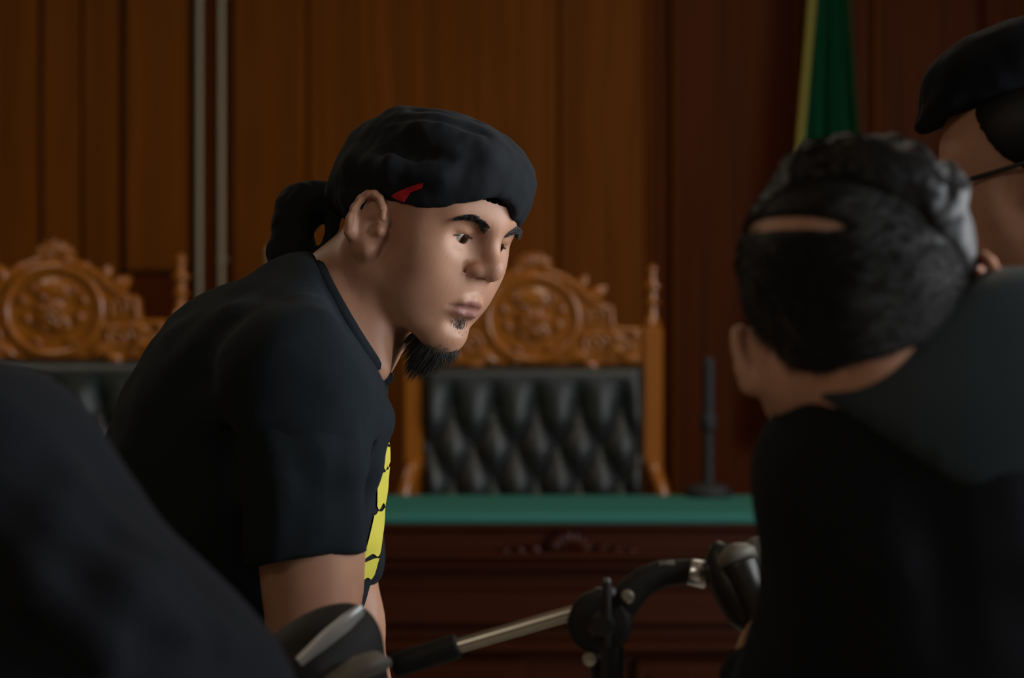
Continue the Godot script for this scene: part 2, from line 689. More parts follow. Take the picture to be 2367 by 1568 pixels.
# ------------------------------------------------------------------ the room
func make_room() -> void:
	var fl := struct("floor", "beige tiled courtroom floor")
	part("slab", box(Vector3(ROOM_L - 0.3, -0.25, ROOM_B - 0.3), Vector3(ROOM_R + 0.3, -0.012, ROOM_F + 0.3), 0.0), M.grout, fl)
	var tile := box_at(Vector3(0, -0.01, 0), Vector3(0.593, 0.02, 0.593), 0.002)
	for i in 12:
		for k in 13:
			var c := Vector3(ROOM_L + 0.3 + i * 0.6, 0, ROOM_F - 0.3 - k * 0.6)
			if c.z > -4.0 and c.x < ROOM_R - 0.2:
				part("tile", tile, M.floor_tile, fl, c)
	var pod := struct("floor_podium", "raised red carpeted podium under the bench")
	part("platform", box(Vector3(ROOM_L, -0.01, ROOM_B), Vector3(ROOM_R, 0.34, -3.95), 0.01), M.bench_wood, pod)
	part("carpet", box(Vector3(ROOM_L + 0.01, 0.34, ROOM_B + 0.01), Vector3(ROOM_R - 0.01, 0.35, -3.97), 0.004), M.carpet, pod)
	var ce := struct("ceiling", "plain off-white courtroom ceiling")
	part("slab", box(Vector3(ROOM_L - 0.3, ROOM_H, ROOM_B - 0.3), Vector3(ROOM_R + 0.3, ROOM_H + 0.2, ROOM_F + 0.3), 0.0), M.plaster, ce)
	var wl := struct("wall_left", "plain off-white side wall")
	part("masonry", box(Vector3(ROOM_L - 0.2, -0.05, ROOM_B - 0.2), Vector3(ROOM_L, ROOM_H + 0.05, ROOM_F + 0.2), 0.0), M.plaster, wl)
	var wf := struct("wall_front", "plain off-white wall behind the viewer")
	part("masonry", box(Vector3(ROOM_L - 0.2, -0.05, ROOM_F), Vector3(ROOM_R + 0.2, ROOM_H + 0.05, ROOM_F + 0.2), 0.0), M.plaster, wf)
	var wr := struct("wall_right", "plain off-white side wall with tall windows")
	var cuts := [ROOM_B - 0.2]
	for w in WINDOWS:
		cuts.append_array(w)
	cuts.append(ROOM_F + 0.2)
	var st := new_st()
	for i in range(0, cuts.size(), 2):
		add_box(st, Vector3(ROOM_R, -0.05, cuts[i]), Vector3(ROOM_R + 0.2, ROOM_H + 0.05, cuts[i + 1]), 0.0)
	for w in WINDOWS:
		add_box(st, Vector3(ROOM_R, -0.05, w[0]), Vector3(ROOM_R + 0.2, 1.05, w[1]), 0.0)
		add_box(st, Vector3(ROOM_R, 2.85, w[0]), Vector3(ROOM_R + 0.2, ROOM_H + 0.05, w[1]), 0.0)
	part("masonry", done(st), M.plaster, wr)
	var wn := 1
	for w in WINDOWS:
		var win := struct("window_%d" % wn, "tall aluminium framed window in the right wall")
		wn += 1
		var fs := new_st()
		var x := ROOM_R + 0.1
		for z in [w[0] + 0.025, (w[0] + w[1]) * 0.5, w[1] - 0.025]:
			add_box(fs, Vector3(x - 0.025, 1.05, z - 0.025), Vector3(x + 0.025, 2.85, z + 0.025), 0.003)
		for y in [1.075, 2.825]:
			add_box(fs, Vector3(x - 0.024, y - 0.025, w[0]), Vector3(x + 0.024, y + 0.025, w[1]), 0.003)
		part("window_frame", done(fs), M.aluminium, win)
		for k in 2:
			var z0: float = lerpf(w[0], w[1], k * 0.5) + 0.03
			var z1: float = lerpf(w[0], w[1], k * 0.5 + 0.5) - 0.03
			part("pane", box(Vector3(x - 0.003, 1.1, z0), Vector3(x + 0.003, 2.8, z1), 0.0), M.pane, win)
	# the panelled wall behind the bench
	var wb := struct("wall_back", "tall varnished brown wood panelling behind the judges bench")
	part("masonry", box(Vector3(ROOM_L - 0.2, -0.05, ROOM_B - 0.2), Vector3(ROOM_R + 0.2, ROOM_H + 0.05, ROOM_B), 0.0), M.bench_wood, wb)
	var z := ROOM_B
	var cols := [   # x from, x to, how far it stands out, material
		[-3.59, -2.9, 0.03, "wall_wood"], [-2.89, -2.25, 0.05, "wall_wood"], [-2.24, -1.785, 0.03, "wall_wood"],
		[-1.775, -1.522, 0.03, "wall_wood"], [-1.508, -1.385, 0.042, "wall_wood"], [-1.375, -1.262, 0.05, "wall_wood"],
		[-1.03, -0.905, 0.022, "wall_wood_shaded"],
		[-0.895, -0.66, 0.036, "wall_wood"], [-0.652, 0.146, 0.045, "wall_wood"], [0.152, 0.43, 0.045, "wall_wood"],
		[0.438, 0.517, 0.02, "wall_wood_shaded"], [0.523, 0.913, 0.05, "wall_wood_shaded"], [0.921, 1.16, 0.03, "wall_wood_shaded"],
		[1.17, 1.5, 0.045, "wall_wood_shaded"], [1.508, 2.2, 0.045, "wall_wood_shaded"], [2.21, 2.59, 0.03, "wall_wood"]]
	for c in cols:
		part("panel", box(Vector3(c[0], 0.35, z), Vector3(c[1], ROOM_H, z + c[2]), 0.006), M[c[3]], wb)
	# this bay is split by a rail joint
	part("panel", box(Vector3(-1.246, 1.667, z), Vector3(-1.04, ROOM_H, z + 0.038), 0.008), M.wall_wood, wb)
	part("panel", box(Vector3(-1.246, 0.35, z), Vector3(-1.04, 1.651, z + 0.038), 0.008), M.wall_wood_shaded, wb)
	# slim raised mouldings between bays
	for x in [0.436, 0.5205, 0.915, 1.165]:
		part("moulding", box(Vector3(x - 0.006, 0.35, z), Vector3(x + 0.006, ROOM_H, z + 0.062), 0.004), M.wall_wood, wb)
	# two bare cable conduits running down the wall
	for i in 2:
		var x: float = [-1.003, -0.932][i]
		var t := thing("cable_conduit", ["grey vertical conduit pipe nearer the left chair, on the panelling", "grey vertical conduit pipe with a small clamp, right of its twin"][i], "pipe", Vector3(x, 0.35, z + 0.036), 0.0, "conduits on the panelled wall")
		part("pipe", lathe([[0.0, 0.0], [0.0095, 0.0], [0.0095, 2.949], [0.0, 2.949]], 16), M.conduit, t)
		for y in ([0.5, 2.2] if i == 0 else [0.5, 1.355, 2.2]):
			var cl := part("clamp", lathe([[0.0098, -0.008], [0.0125, -0.008], [0.0125, 0.008], [0.0098, 0.008]], 16), M.conduit, t, Vector3(0, y, 0))
			part("screw", lathe([[0.0, 0.0], [0.006, 0.0], [0.004, 0.012], [0.0, 0.013]], 10), M.conduit, cl, Vector3(0.016, 0, 0.0), Vector3(PI / 2, 0, 0))
	var sw := thing("wall_switch", "small beige wall switch between the conduit and the man's knotted bandana", "switch", Vector3(-0.772, 1.715, z + 0.036))
	part("plate", box_at(Vector3(0, 0, 0.004), Vector3(0.03, 0.062, 0.008), 0.003), M.beige_plastic, sw)
	part("rocker", box_at(Vector3(0, 0, 0.01), Vector3(0.014, 0.026, 0.008), 0.002), M.beige_plastic, sw)
	# ceiling lamps
	for c in [[Vector3(-1.9, ROOM_H, -4.1), "rectangular ceiling light panel over the left of the bench"], [Vector3(0.7, ROOM_H, -4.4), "rectangular ceiling light panel over the middle of the bench"], [Vector3(-1.4, ROOM_H, 0.4), "rectangular ceiling light panel over the left aisle"]]:
		var cl := thing("ceiling_light", c[1], "ceiling light", c[0], 0.0, "ceiling light panels")
		var fs := new_st()
		for s in [-1.0, 1.0]:
			add_box(fs, Vector3(-0.62, -0.06, s * 0.3 - 0.02), Vector3(0.62, 0.0, s * 0.3 + 0.02), 0.004)
			add_box(fs, Vector3(s * 0.6 - 0.02, -0.06, -0.28), Vector3(s * 0.6 + 0.02, 0.0, 0.28), 0.004)
		part("frame", done(fs), M.aluminium, cl)
		part("diffuser", box(Vector3(-0.58, -0.05, -0.28), Vector3(0.58, -0.005, 0.28), 0.002), M.diffuser, cl)
		var l := AreaLight3D.new()
		l.name = "lamp_light"
		l.area_size = Vector2(1.16, 0.56)
		l.light_color = srgb(255, 238, 214)
		l.light_energy = 1.2
		l.area_range = 12.0
		l.shadow_enabled = true
		cl.add_child(l, true)
		l.position = Vector3(0, -0.07, 0)
		l.rotation = Vector3(-PI / 2, 0, 0)

# ------------------------------------------------------------------ the judges' bench
func make_bench() -> void:
	var zf := -4.3
	var zb := -4.82
	var t := thing("judges_bench", "long dark brown panelled judges bench before the carved chairs", "bench", Vector3(0, 0.35, -4.5))
	var w := 2.5
	var o := Vector3(0, 0.35, -4.5)
	var X := func(lo: Vector3, hi: Vector3, ch: float) -> ArrayMesh: return box(lo - o, hi - o, ch)
	part("worktop", X.call(Vector3(-w, 1.022, zb), Vector3(w, 1.05, zf), 0.004), M.bench_wood, t)
	part("frieze", X.call(Vector3(-w + 0.04, 0.93, zf - 0.09), Vector3(w - 0.04, 1.022, zf - 0.03), 0.003), M.bench_wood, t)
	part("moulding", X.call(Vector3(-w + 0.03, 0.957, zf - 0.031), Vector3(w - 0.03, 0.972, zf + 0.008), 0.005), M.bench_wood, t)
	part("apron", X.call(Vector3(-w + 0.05, 0.36, zf - 0.12), Vector3(w - 0.05, 0.93, zf - 0.09), 0.003), M.bench_wood, t)
	part("rail", X.call(Vector3(-w + 0.05, 0.80, zf - 0.09), Vector3(w - 0.05, 0.88, zf - 0.06), 0.006), M.bench_wood, t)
	part("rail", X.call(Vector3(-w + 0.05, 0.742, zf - 0.09), Vector3(w - 0.05, 0.768, zf - 0.03), 0.006), M.bench_wood, t)
	part("plinth", X.call(Vector3(-w + 0.03, 0.35, zf - 0.12), Vector3(w - 0.03, 0.45, zf - 0.05), 0.006), M.bench_wood, t)
	for p in [[-2.4, -2.0], [-1.78, -1.0], [-0.78, 0.03], [0.275, 1.05], [1.27, 2.05], [2.2, 2.42]]:
		var pn := part("panel", X.call(Vector3(p[0], 0.48, zf - 0.09), Vector3(p[1], 0.722, zf - 0.066), 0.012), M.bench_wood, t)
		part("raised_field", X.call(Vector3(p[0] + 0.035, 0.51, zf - 0.067), Vector3(p[1] - 0.035, 0.69, zf - 0.056), 0.009), M.bench_wood, pn)
	for sx in [-1.0, 1.0]:
		part("side", X.call(Vector3(sx * (w - 0.045) - 0.02, 0.35, zb + 0.03), Vector3(sx * (w - 0.045) + 0.02, 1.022, zf - 0.12), 0.004), M.bench_wood, t)
	# carved spray in the middle of the frieze
	var leaf := leaf_mesh(0.05, 0.02, 0.012)
	for i in 9:
		var a := deg_to_rad(-80.0 + 20.0 * i)
		var s := 1.0 - 0.06 * absf(i - 4)
		part("carved_leaf", leaf, M.bench_wood, t, Vector3(0.125 + sin(a) * 0.018, 0.975, zf - 0.026) - o, Vector3(0, 0, -a)).scale = Vector3(s, s, 1)
	for s in [-1.0, 1.0]:
		for i in 3:
			part("carved_leaf", leaf, M.bench_wood, t, Vector3(0.125 + s * (0.06 + 0.035 * i), 0.972, zf - 0.026) - o, Vector3(0, 0, -s * (1.2 + 0.15 * i))).scale = Vector3(0.7 - 0.1 * i, 0.7 - 0.1 * i, 1)
	# green cloth lying on the worktop, its front edge rolled over
	var c := thing("table_cover", "green baize cover on top of the judges bench", "table cover", Vector3(0, 1.05, -4.5))
	var prof := [[zb + 0.01, 1.05], [zb + 0.01, 1.056], [zb + 0.02, 1.06], [zf - 0.03, 1.06]]
	for i in 13:
		var a := PI * i / 12.0
		prof.append([zf - 0.002 + sin(a) * 0.0125, 1.0475 + cos(a) * 0.0125])
	prof.append([zf + 0.001, 1.0385])
	prof.append([zf + 0.003, 1.05])
	var v := PackedVector3Array()
	var idx := PackedInt32Array()
	var nseg := 60
	for i in nseg + 1:
		var xx := lerpf(-w + 0.01, w - 0.01, float(i) / nseg)
		for p in prof:
			v.append(Vector3(xx, p[1], p[0]) - Vector3(0, 1.05, -4.5))
	var np := prof.size()
	for i in nseg:
		for k in np:
			var k2 := (k + 1) % np
			var a := i * np + k
			var b := i * np + k2
			var d := (i + 1) * np + k
			var e := (i + 1) * np + k2
			idx.append_array(PackedInt32Array([a, b, d, d, b, e]))
	part("cloth", smooth_mesh(v, idx), M.baize, c)
	# desk microphone at the back edge of the bench
	var mp := at(1638, 1139, 4.75)
	var mi := thing("desk_microphone", "slim black upright microphone on a round foot, right of the tufted chair", "microphone", Vector3(mp.x, 1.06, -4.75))
	part("foot", lathe([[0.0, 0.0], [0.056, 0.0], [0.058, 0.01], [0.05, 0.026], [0.02, 0.034], [0.0, 0.036]], 24), M.black_rubber, mi)
	part("stem", lathe([[0.0, 0.03], [0.013, 0.034], [0.012, 0.16], [0.019, 0.168], [0.021, 0.19], [0.017, 0.205], [0.0, 0.206]], 16), M.black_rubber, mi)
	part("head", lathe([[0.0, 0.2], [0.014, 0.205], [0.0145, 0.335], [0.011, 0.343], [0.0, 0.345]], 16), M.black_rubber, mi)

# ------------------------------------------------------------------ carved high-backed chairs
func leaf_mesh(l: float, w: float, h: float) -> ArrayMesh:
	# a pointed leaf in x y, rising from its base at the origin along +y, with a raised rib
	var v := PackedVector3Array()
	var idx := PackedInt32Array()
	var n := 6
	for i in n + 1:
		var t := float(i) / n
		var ww := w * pow(sin(PI * clampf(t * 0.96 + 0.04, 0.0, 1.0)), 0.7) * (1.0 - 0.25 * t)
		var curl := h * (0.3 + 1.1 * sin(PI * (0.15 + 0.75 * t)))
		for k in [[-1.0, -0.25], [-0.55, 0.75], [0.0, 0.45], [0.55, 0.75], [1.0, -0.25]]:
			v.append(Vector3(k[0] * ww, t * l, curl * k[1]))
	for i in n:
		for k in 4:
			var a := i * 5 + k
			idx.append_array(PackedInt32Array([a, a + 5, a + 1, a + 1, a + 5, a + 6]))
	return smooth_mesh(v, idx)

func spiral(c: Vector2, r0: float, turns: float, start: float, hand: float, z: float) -> Array:
	var pts := []
	for i in 22:
		var t := i / 21.0
		var a := start + hand * t * turns * TAU
		var r := r0 * (1.0 - 0.82 * t)
		pts.append(Vector3(c.x + cos(a) * r, c.y + sin(a) * r, z))
	return pts

func tufted_panel(w: float, h: float, depth: float) -> ArrayMesh:
	# front of a diamond-buttoned cushion; top row of pleats runs up to the edge
	var nx := 132
	var ny := 132
	var sx := 0.1135
	var sy := 0.0935
	var row1 := h - 0.128   # height of the topmost buttons
	var v := PackedVector3Array()
	var idx := PackedInt32Array()
	for j in ny + 1:
		for i in nx + 1:
			var x := lerpf(-w / 2, w / 2, float(i) / nx)
			var y := lerpf(0.0, h, float(j) / ny)
			var u := (x - 0.01) / sx
			var hgt: float
			var t := (y - row1) / (2.0 * sy)
			if y > row1:
				t = 0.0
			var a := u + t
			var b := u - t
			var sa := absf(sin(PI * a))
			var sb := absf(sin(PI * b))
			hgt = pow(maxf(sa * sb, 0.0), 0.42)
			if y > row1:
				var up := clampf((y - row1) / 0.1, 0.0, 1.0)
				hgt = lerpf(hgt, 0.86, smoothstep(0.1, 1.0, up))
			var edge := minf(minf(x + w / 2, w / 2 - x), minf(h - y, y + 0.05))
			var roll := sqrt(clampf(1.0 - pow(1.0 - clampf(edge / 0.03, 0.0, 1.0), 2.0), 0.0, 1.0))
			v.append(Vector3(x, y, depth * (0.25 + 0.75 * hgt) * (0.12 + 0.88 * roll)))
	for j in ny:
		for i in nx:
			var a := j * (nx + 1) + i
			idx.append_array(PackedInt32Array([a, a + nx + 1, a + 1, a + 1, a + nx + 1, a + nx + 2]))
	# back and rim
	var base := v.size()
	for c in [Vector3(-w / 2, 0, 0), Vector3(w / 2, 0, 0), Vector3(w / 2, h, 0), Vector3(-w / 2, h, 0)]:
		v.append(c - Vector3(0, 0, 0.02))
	idx.append_array(PackedInt32Array([base, base + 1, base + 2, base, base + 2, base + 3]))
	return smooth_mesh(v, idx)

var carve := {}

func make_chair(label: String, at_: Vector3, turn: float, lift: float) -> void:
	var t := thing("carved_chair", label, "chair", at_, turn, "carved chairs behind the bench")
	var W := M.chair_wood as Material
	var y0 := lift
	if carve.is_empty():
		carve.tuft = tufted_panel(0.592, 0.56, 0.055)
		carve.button = lathe([[0.0, 0.006], [0.006, 0.005], [0.009, 0.001], [0.0, 0.0]], 12)
		carve.leaf = leaf_mesh(0.07, 0.024, 0.014)
		carve.small = leaf_mesh(0.045, 0.017, 0.012)
		carve.petal = leaf_mesh(0.05, 0.021, 0.016)
		var ring := []
		for i in 40:
			var a := TAU * i / 40
			ring.append(Vector3(cos(a) * 0.122, sin(a) * 0.112, 0))
		carve.ring = tube(ring, [0.011], 10, true, 1.0, Vector3(0, 0, 1))
		carve.volute = tube(spiral(Vector2.ZERO, 0.035, 1.6, 0.0, 1.0, 0.0), [0.009, 0.0085, 0.008, 0.0075, 0.007], 8, false, 1.0, Vector3(0, 0, 1))
		carve.volute2 = tube(spiral(Vector2.ZERO, 0.035, 1.6, PI, -1.0, 0.0), [0.009, 0.0085, 0.008, 0.0075, 0.007], 8, false, 1.0, Vector3(0, 0, 1))
		carve.finial = lathe([[0.0, 0.0], [0.02, 0.0], [0.024, 0.01], [0.016, 0.024], [0.0125, 0.05], [0.012, 0.056], [0.021, 0.062], [0.022, 0.068], [0.013, 0.074], [0.0135, 0.095], [0.015, 0.1], [0.024, 0.106], [0.024, 0.113], [0.012, 0.12], [0.0095, 0.145], [0.014, 0.151], [0.014, 0.158], [0.007, 0.164], [0.006, 0.168], [0.0, 0.17]], 18)
		carve.bead = lathe([[0.0, -0.009], [0.0065, -0.0065], [0.009, 0.0], [0.0065, 0.0065], [0.0, 0.009]], 10)
	# seat, legs and posts
	var zb := 0.0
	for s in [-1.0, 1.0]:
		var post := part("back_post", box(Vector3(s * 0.3225 - 0.0265, 0.0, zb - 0.03), Vector3(s * 0.3225 + 0.0265, 1.134 + y0, zb + 0.03), 0.006), W, t)
		part("finial", carve.finial, W, post, Vector3(s * 0.3225, 1.133 + y0, zb))
		part("front_leg", lathe([[0.0, 0.0], [0.02, 0.0], [0.03, 0.04], [0.018, 0.07], [0.028, 0.2], [0.034, 0.34], [0.026, 0.36], [0.034, 0.38], [0.034, 0.42 + y0], [0.0, 0.42 + y0]], 16), W, t, Vector3(s * 0.31, 0, 0.43))
		# arm with a rolled front end
		var pts := [Vector3(s * 0.3225, 0.60 + y0, 0.0), Vector3(s * 0.335, 0.605 + y0, 0.1), Vector3(s * 0.345, 0.60 + y0, 0.3), Vector3(s * 0.35, 0.61 + y0, 0.38), Vector3(s * 0.35, 0.595 + y0, 0.43), Vector3(s * 0.35, 0.57 + y0, 0.43)]
		part("armrest", tube(pts, [0.02, 0.026, 0.024, 0.028, 0.028, 0.02], 12), W, t)
		part("arm_bracket", tube([Vector3(s * 0.322, 0.765 + y0, 0.028), Vector3(s * 0.328, 0.745 + y0, 0.05), Vector3(s * 0.345, 0.69 + y0, 0.07), Vector3(s * 0.34, 0.61 + y0, 0.08)], [0.016, 0.02, 0.02, 0.02], 10), W, t)
		part("arm_support", tube([Vector3(s * 0.335, 0.42 + y0, 0.36), Vector3(s * 0.35, 0.52 + y0, 0.39), Vector3(s * 0.348, 0.60 + y0, 0.37)], [0.022, 0.018, 0.02], 12), W, t)
	part("seat_frame", box(Vector3(-0.335, 0.37 + y0, -0.02), Vector3(0.335, 0.44 + y0, 0.46), 0.008), W, t)
	part("seat_cushion", box(Vector3(-0.31, 0.44 + y0, 0.03), Vector3(0.31, 0.53 + y0, 0.46), 0.035), M.leather, t)
	part("lower_rail", box(Vector3(-0.296, 0.44 + y0, -0.022), Vector3(0.296, 0.478 + y0, 0.022), 0.005), W, t)
	var cushion := part("back_cushion", carve.tuft, M.leather, t, Vector3(0, 0.468 + y0, 0.012))
	part("back_board", box(Vector3(-0.297, 0.47 + y0, -0.022), Vector3(0.297, 1.05 + y0, 0.0), 0.004), W, t)
	for r in 5:
		for i in range(-3, 4):
			var bx := (i + (0.5 if r % 2 == 1 else 0.0)) * 0.1135 + 0.01
			if absf(bx) < 0.285:
				part("button", carve.button, M.leather, cushion, Vector3(bx, 0.432 - r * 0.0935, 0.016), Vector3(PI / 2, 0, 0))
	# carved crest
	var half := [[0.297, 1.031], [0.297, 1.132], [0.226, 1.134], [0.222, 1.14], [0.218, 1.186], [0.209, 1.192], [0.168, 1.206], [0.135, 1.232], [0.1, 1.262], [0.062, 1.282], [0.04, 1.29], [0.02, 1.294]]
	var o := PackedVector2Array()
	for p in half:
		o.append(Vector2(p[0], p[1] + y0))
	for i in range(half.size() - 1, -1, -1):
		o.append(Vector2(-half[i][0], half[i][1] + y0))
	var crest := part("crest_panel", slab(o, -0.02, 0.018, 0.006), W, t)
	var cy := 1.155 + y0
	part("medallion_ring", carve.ring, W, crest, Vector3(0, cy, 0.022))
	# rim scroll following the arch on both sides
	for s in [-1.0, 1.0]:
		var rim := []
		for p in [[0.03, 1.286], [0.062, 1.274], [0.1, 1.254], [0.135, 1.224], [0.165, 1.198], [0.207, 1.183]]:
			rim.append(Vector3(s * p[0], p[1] + y0, 0.02))
		part("rim_scroll", tube(rim, [0.008, 0.011, 0.012, 0.011, 0.01, 0.008], 8, false, 1.0, Vector3(0, 0, 1)), W, crest)
		part("rim_scroll", tube([Vector3(s * 0.212, 1.186 + y0, 0.02), Vector3(s * 0.212, 1.142 + y0, 0.02), Vector3(s * 0.225, 1.125 + y0, 0.02), Vector3(s * 0.285, 1.122 + y0, 0.02)], [0.007, 0.008, 0.008, 0.007], 8, false, 1.0, Vector3(0, 0, 1)), W, crest)
		part("volute", carve.volute if s > 0 else carve.volute2, W, crest, Vector3(s * 0.165, 1.085 + y0, 0.022))
		part("volute", carve.volute2 if s > 0 else carve.volute, W, crest, Vector3(s * 0.245, 1.075 + y0, 0.022)).scale = Vector3(0.8, 0.8, 1)
		part("volute", carve.volute if s > 0 else carve.volute2, W, crest, Vector3(s * 0.168, 1.16 + y0, 0.022)).scale = Vector3(0.75, 0.75, 1)
		for lf in [[0.145, 1.2, 0.9, 1.0], [0.12, 1.225, 0.5, 0.8], [0.19, 1.12, 1.9, 0.9], [0.2, 1.06, 1.3, 0.9], [0.13, 1.05, 2.2, 0.9], [0.27, 1.095, 0.3, 0.5], [0.1, 1.04, 1.1, 0.9], [0.04, 1.036, 0.8, 0.8], [0.235, 1.045, 1.5, 0.8], [0.185, 1.165, 0.2, 0.5]]:
			part("carved_leaf", carve.leaf, W, crest, Vector3(s * lf[0], lf[1] + y0, 0.018), Vector3(0, 0, -s * lf[2])).scale = Vector3(lf[3], lf[3], 1)
		for bd in [[0.13, 1.115], [0.15, 1.145], [0.06, 1.05], [0.215, 1.09], [0.205, 1.05], [0.085, 1.27]]:
			part("bead", carve.bead, W, crest, Vector3(s * bd[0], bd[1] + y0, 0.022))
	# inside the ring: a spray of leaves under a smooth boss
	part("boss", lathe([[0.0, 0.016], [0.03, 0.013], [0.048, 0.005], [0.05, 0.0]], 24), W, crest, Vector3(0, cy + 0.055, 0.018), Vector3(PI / 2, 0, 0)).scale = Vector3(1, 1, 0.6)
	for i in 8:
		part("petal", carve.petal, W, crest, Vector3(0, cy - 0.01, 0.02), Vector3(0, 0, TAU * i / 8.0 + 0.3))
	for s in [-1.0, 1.0]:
		for lf in [[0.02, -0.055, 0.7, 0.8], [0.06, -0.035, 0.5, 0.8], [0.075, 0.01, 0.2, 0.7], [0.03, -0.085, 1.2, 0.7], [0.055, 0.045, -0.5, 0.6], [0.02, 0.03, 1.0, 0.6]]:
			part("carved_leaf", carve.small, W, crest, Vector3(s * lf[0], cy + lf[1], 0.02), Vector3(0, 0, -s * lf[2])).scale = Vector3(lf[3], lf[3], 1)
	part("bead", carve.bead, W, crest, Vector3(0, cy - 0.01, 0.034))
	# shell on the top
	for i in 7:
		var a := deg_to_rad(-78.0 + 26.0 * i)
		part("shell_petal", carve.small, W, crest, Vector3(sin(a) * 0.012, 1.29 + y0, 0.006), Vector3(0, 0, -a)).scale = Vector3(1.0, 1.0 + 0.12 * cos(a), 1.2)
	for s in [-1.0, 1.0]:
		part("volute", carve.volute if s > 0 else carve.volute2, W, crest, Vector3(s * 0.034, 1.295 + y0, 0.01)).scale = Vector3(0.4, 0.4, 1)

# ------------------------------------------------------------------ flag
func make_flag() -> void:
	var z := -5.95
	var x0 := (1925.0 - 1183.5) / FOCAL * 5.95
	var t := thing("flag_on_pole", "green flag with yellow edge hanging in folds from its pole", "flag", Vector3(x0, 0.35, z))
	part("pole", lathe([[0.0, 0.0], [0.012, 0.0], [0.012, 2.78], [0.008, 2.79], [0.018, 2.82], [0.0, 2.89]], 14), M.satin_steel, t, Vector3(0, 0.0, -0.05))
	part("stand", lathe([[0.0, 0.0], [0.15, 0.0], [0.15, 0.02], [0.04, 0.05], [0.02, 0.16], [0.0, 0.16]], 24), M.dark_steel, t, Vector3(0, 0.0, -0.05))
	var v := PackedVector3Array()
	var fv := PackedVector3Array()
	var idx := PackedInt32Array()
	var nu := 72
	var nv := 40
	var left_edge := []
	for j in nv + 1:
		var y := lerpf(2.72, 0.78, float(j) / nv)     # above the podium
		var drop := (2.72 - y)
		var wl := -0.015 - 0.079 * drop     # left and right limits, spreading downwards
		var wr := 0.002 + 0.087 * drop
		for i in nu + 1:
			var u := float(i) / nu
			var fold := sin(u * TAU * 4.5 + 0.6 * sin(drop * 2.0)) * (0.006 + 0.016 * minf(drop, 1.0)) + sin(u * TAU * 2.0 + 1.0) * 0.01
			var p := Vector3(lerpf(wl, wr, u) + 0.003 * sin(u * 40.0 + drop * 3.0), y, fold)
			v.append(p)
			if i == 0:
				left_edge.append(p)
	for j in nv:
		for i in nu:
			var a := j * (nu + 1) + i
			idx.append_array(PackedInt32Array([a, a + 1, a + nu + 1, a + 1, a + nu + 2, a + nu + 1]))
	# a second layer 2 mm behind gives the cloth its thickness
	var n0 := v.size()
	for i in n0:
		v.append(v[i] - Vector3(0, 0, 0.002))
	var m0 := idx.size()
	for i in range(0, m0, 3):
		idx.append_array(PackedInt32Array([idx[i] + n0, idx[i + 2] + n0, idx[i + 1] + n0]))
	part("cloth", smooth_mesh(v, idx), M.flag_green, t)
	part("fringe", tube(left_edge, [0.012], 8, false, 0.35, Vector3(1, 0, 0)), M.flag_fringe, t, Vector3(-0.008, 0, 0.003))

# ------------------------------------------------------------------ people
const SKIN := Color(0.50, 0.26, 0.165)      # linear

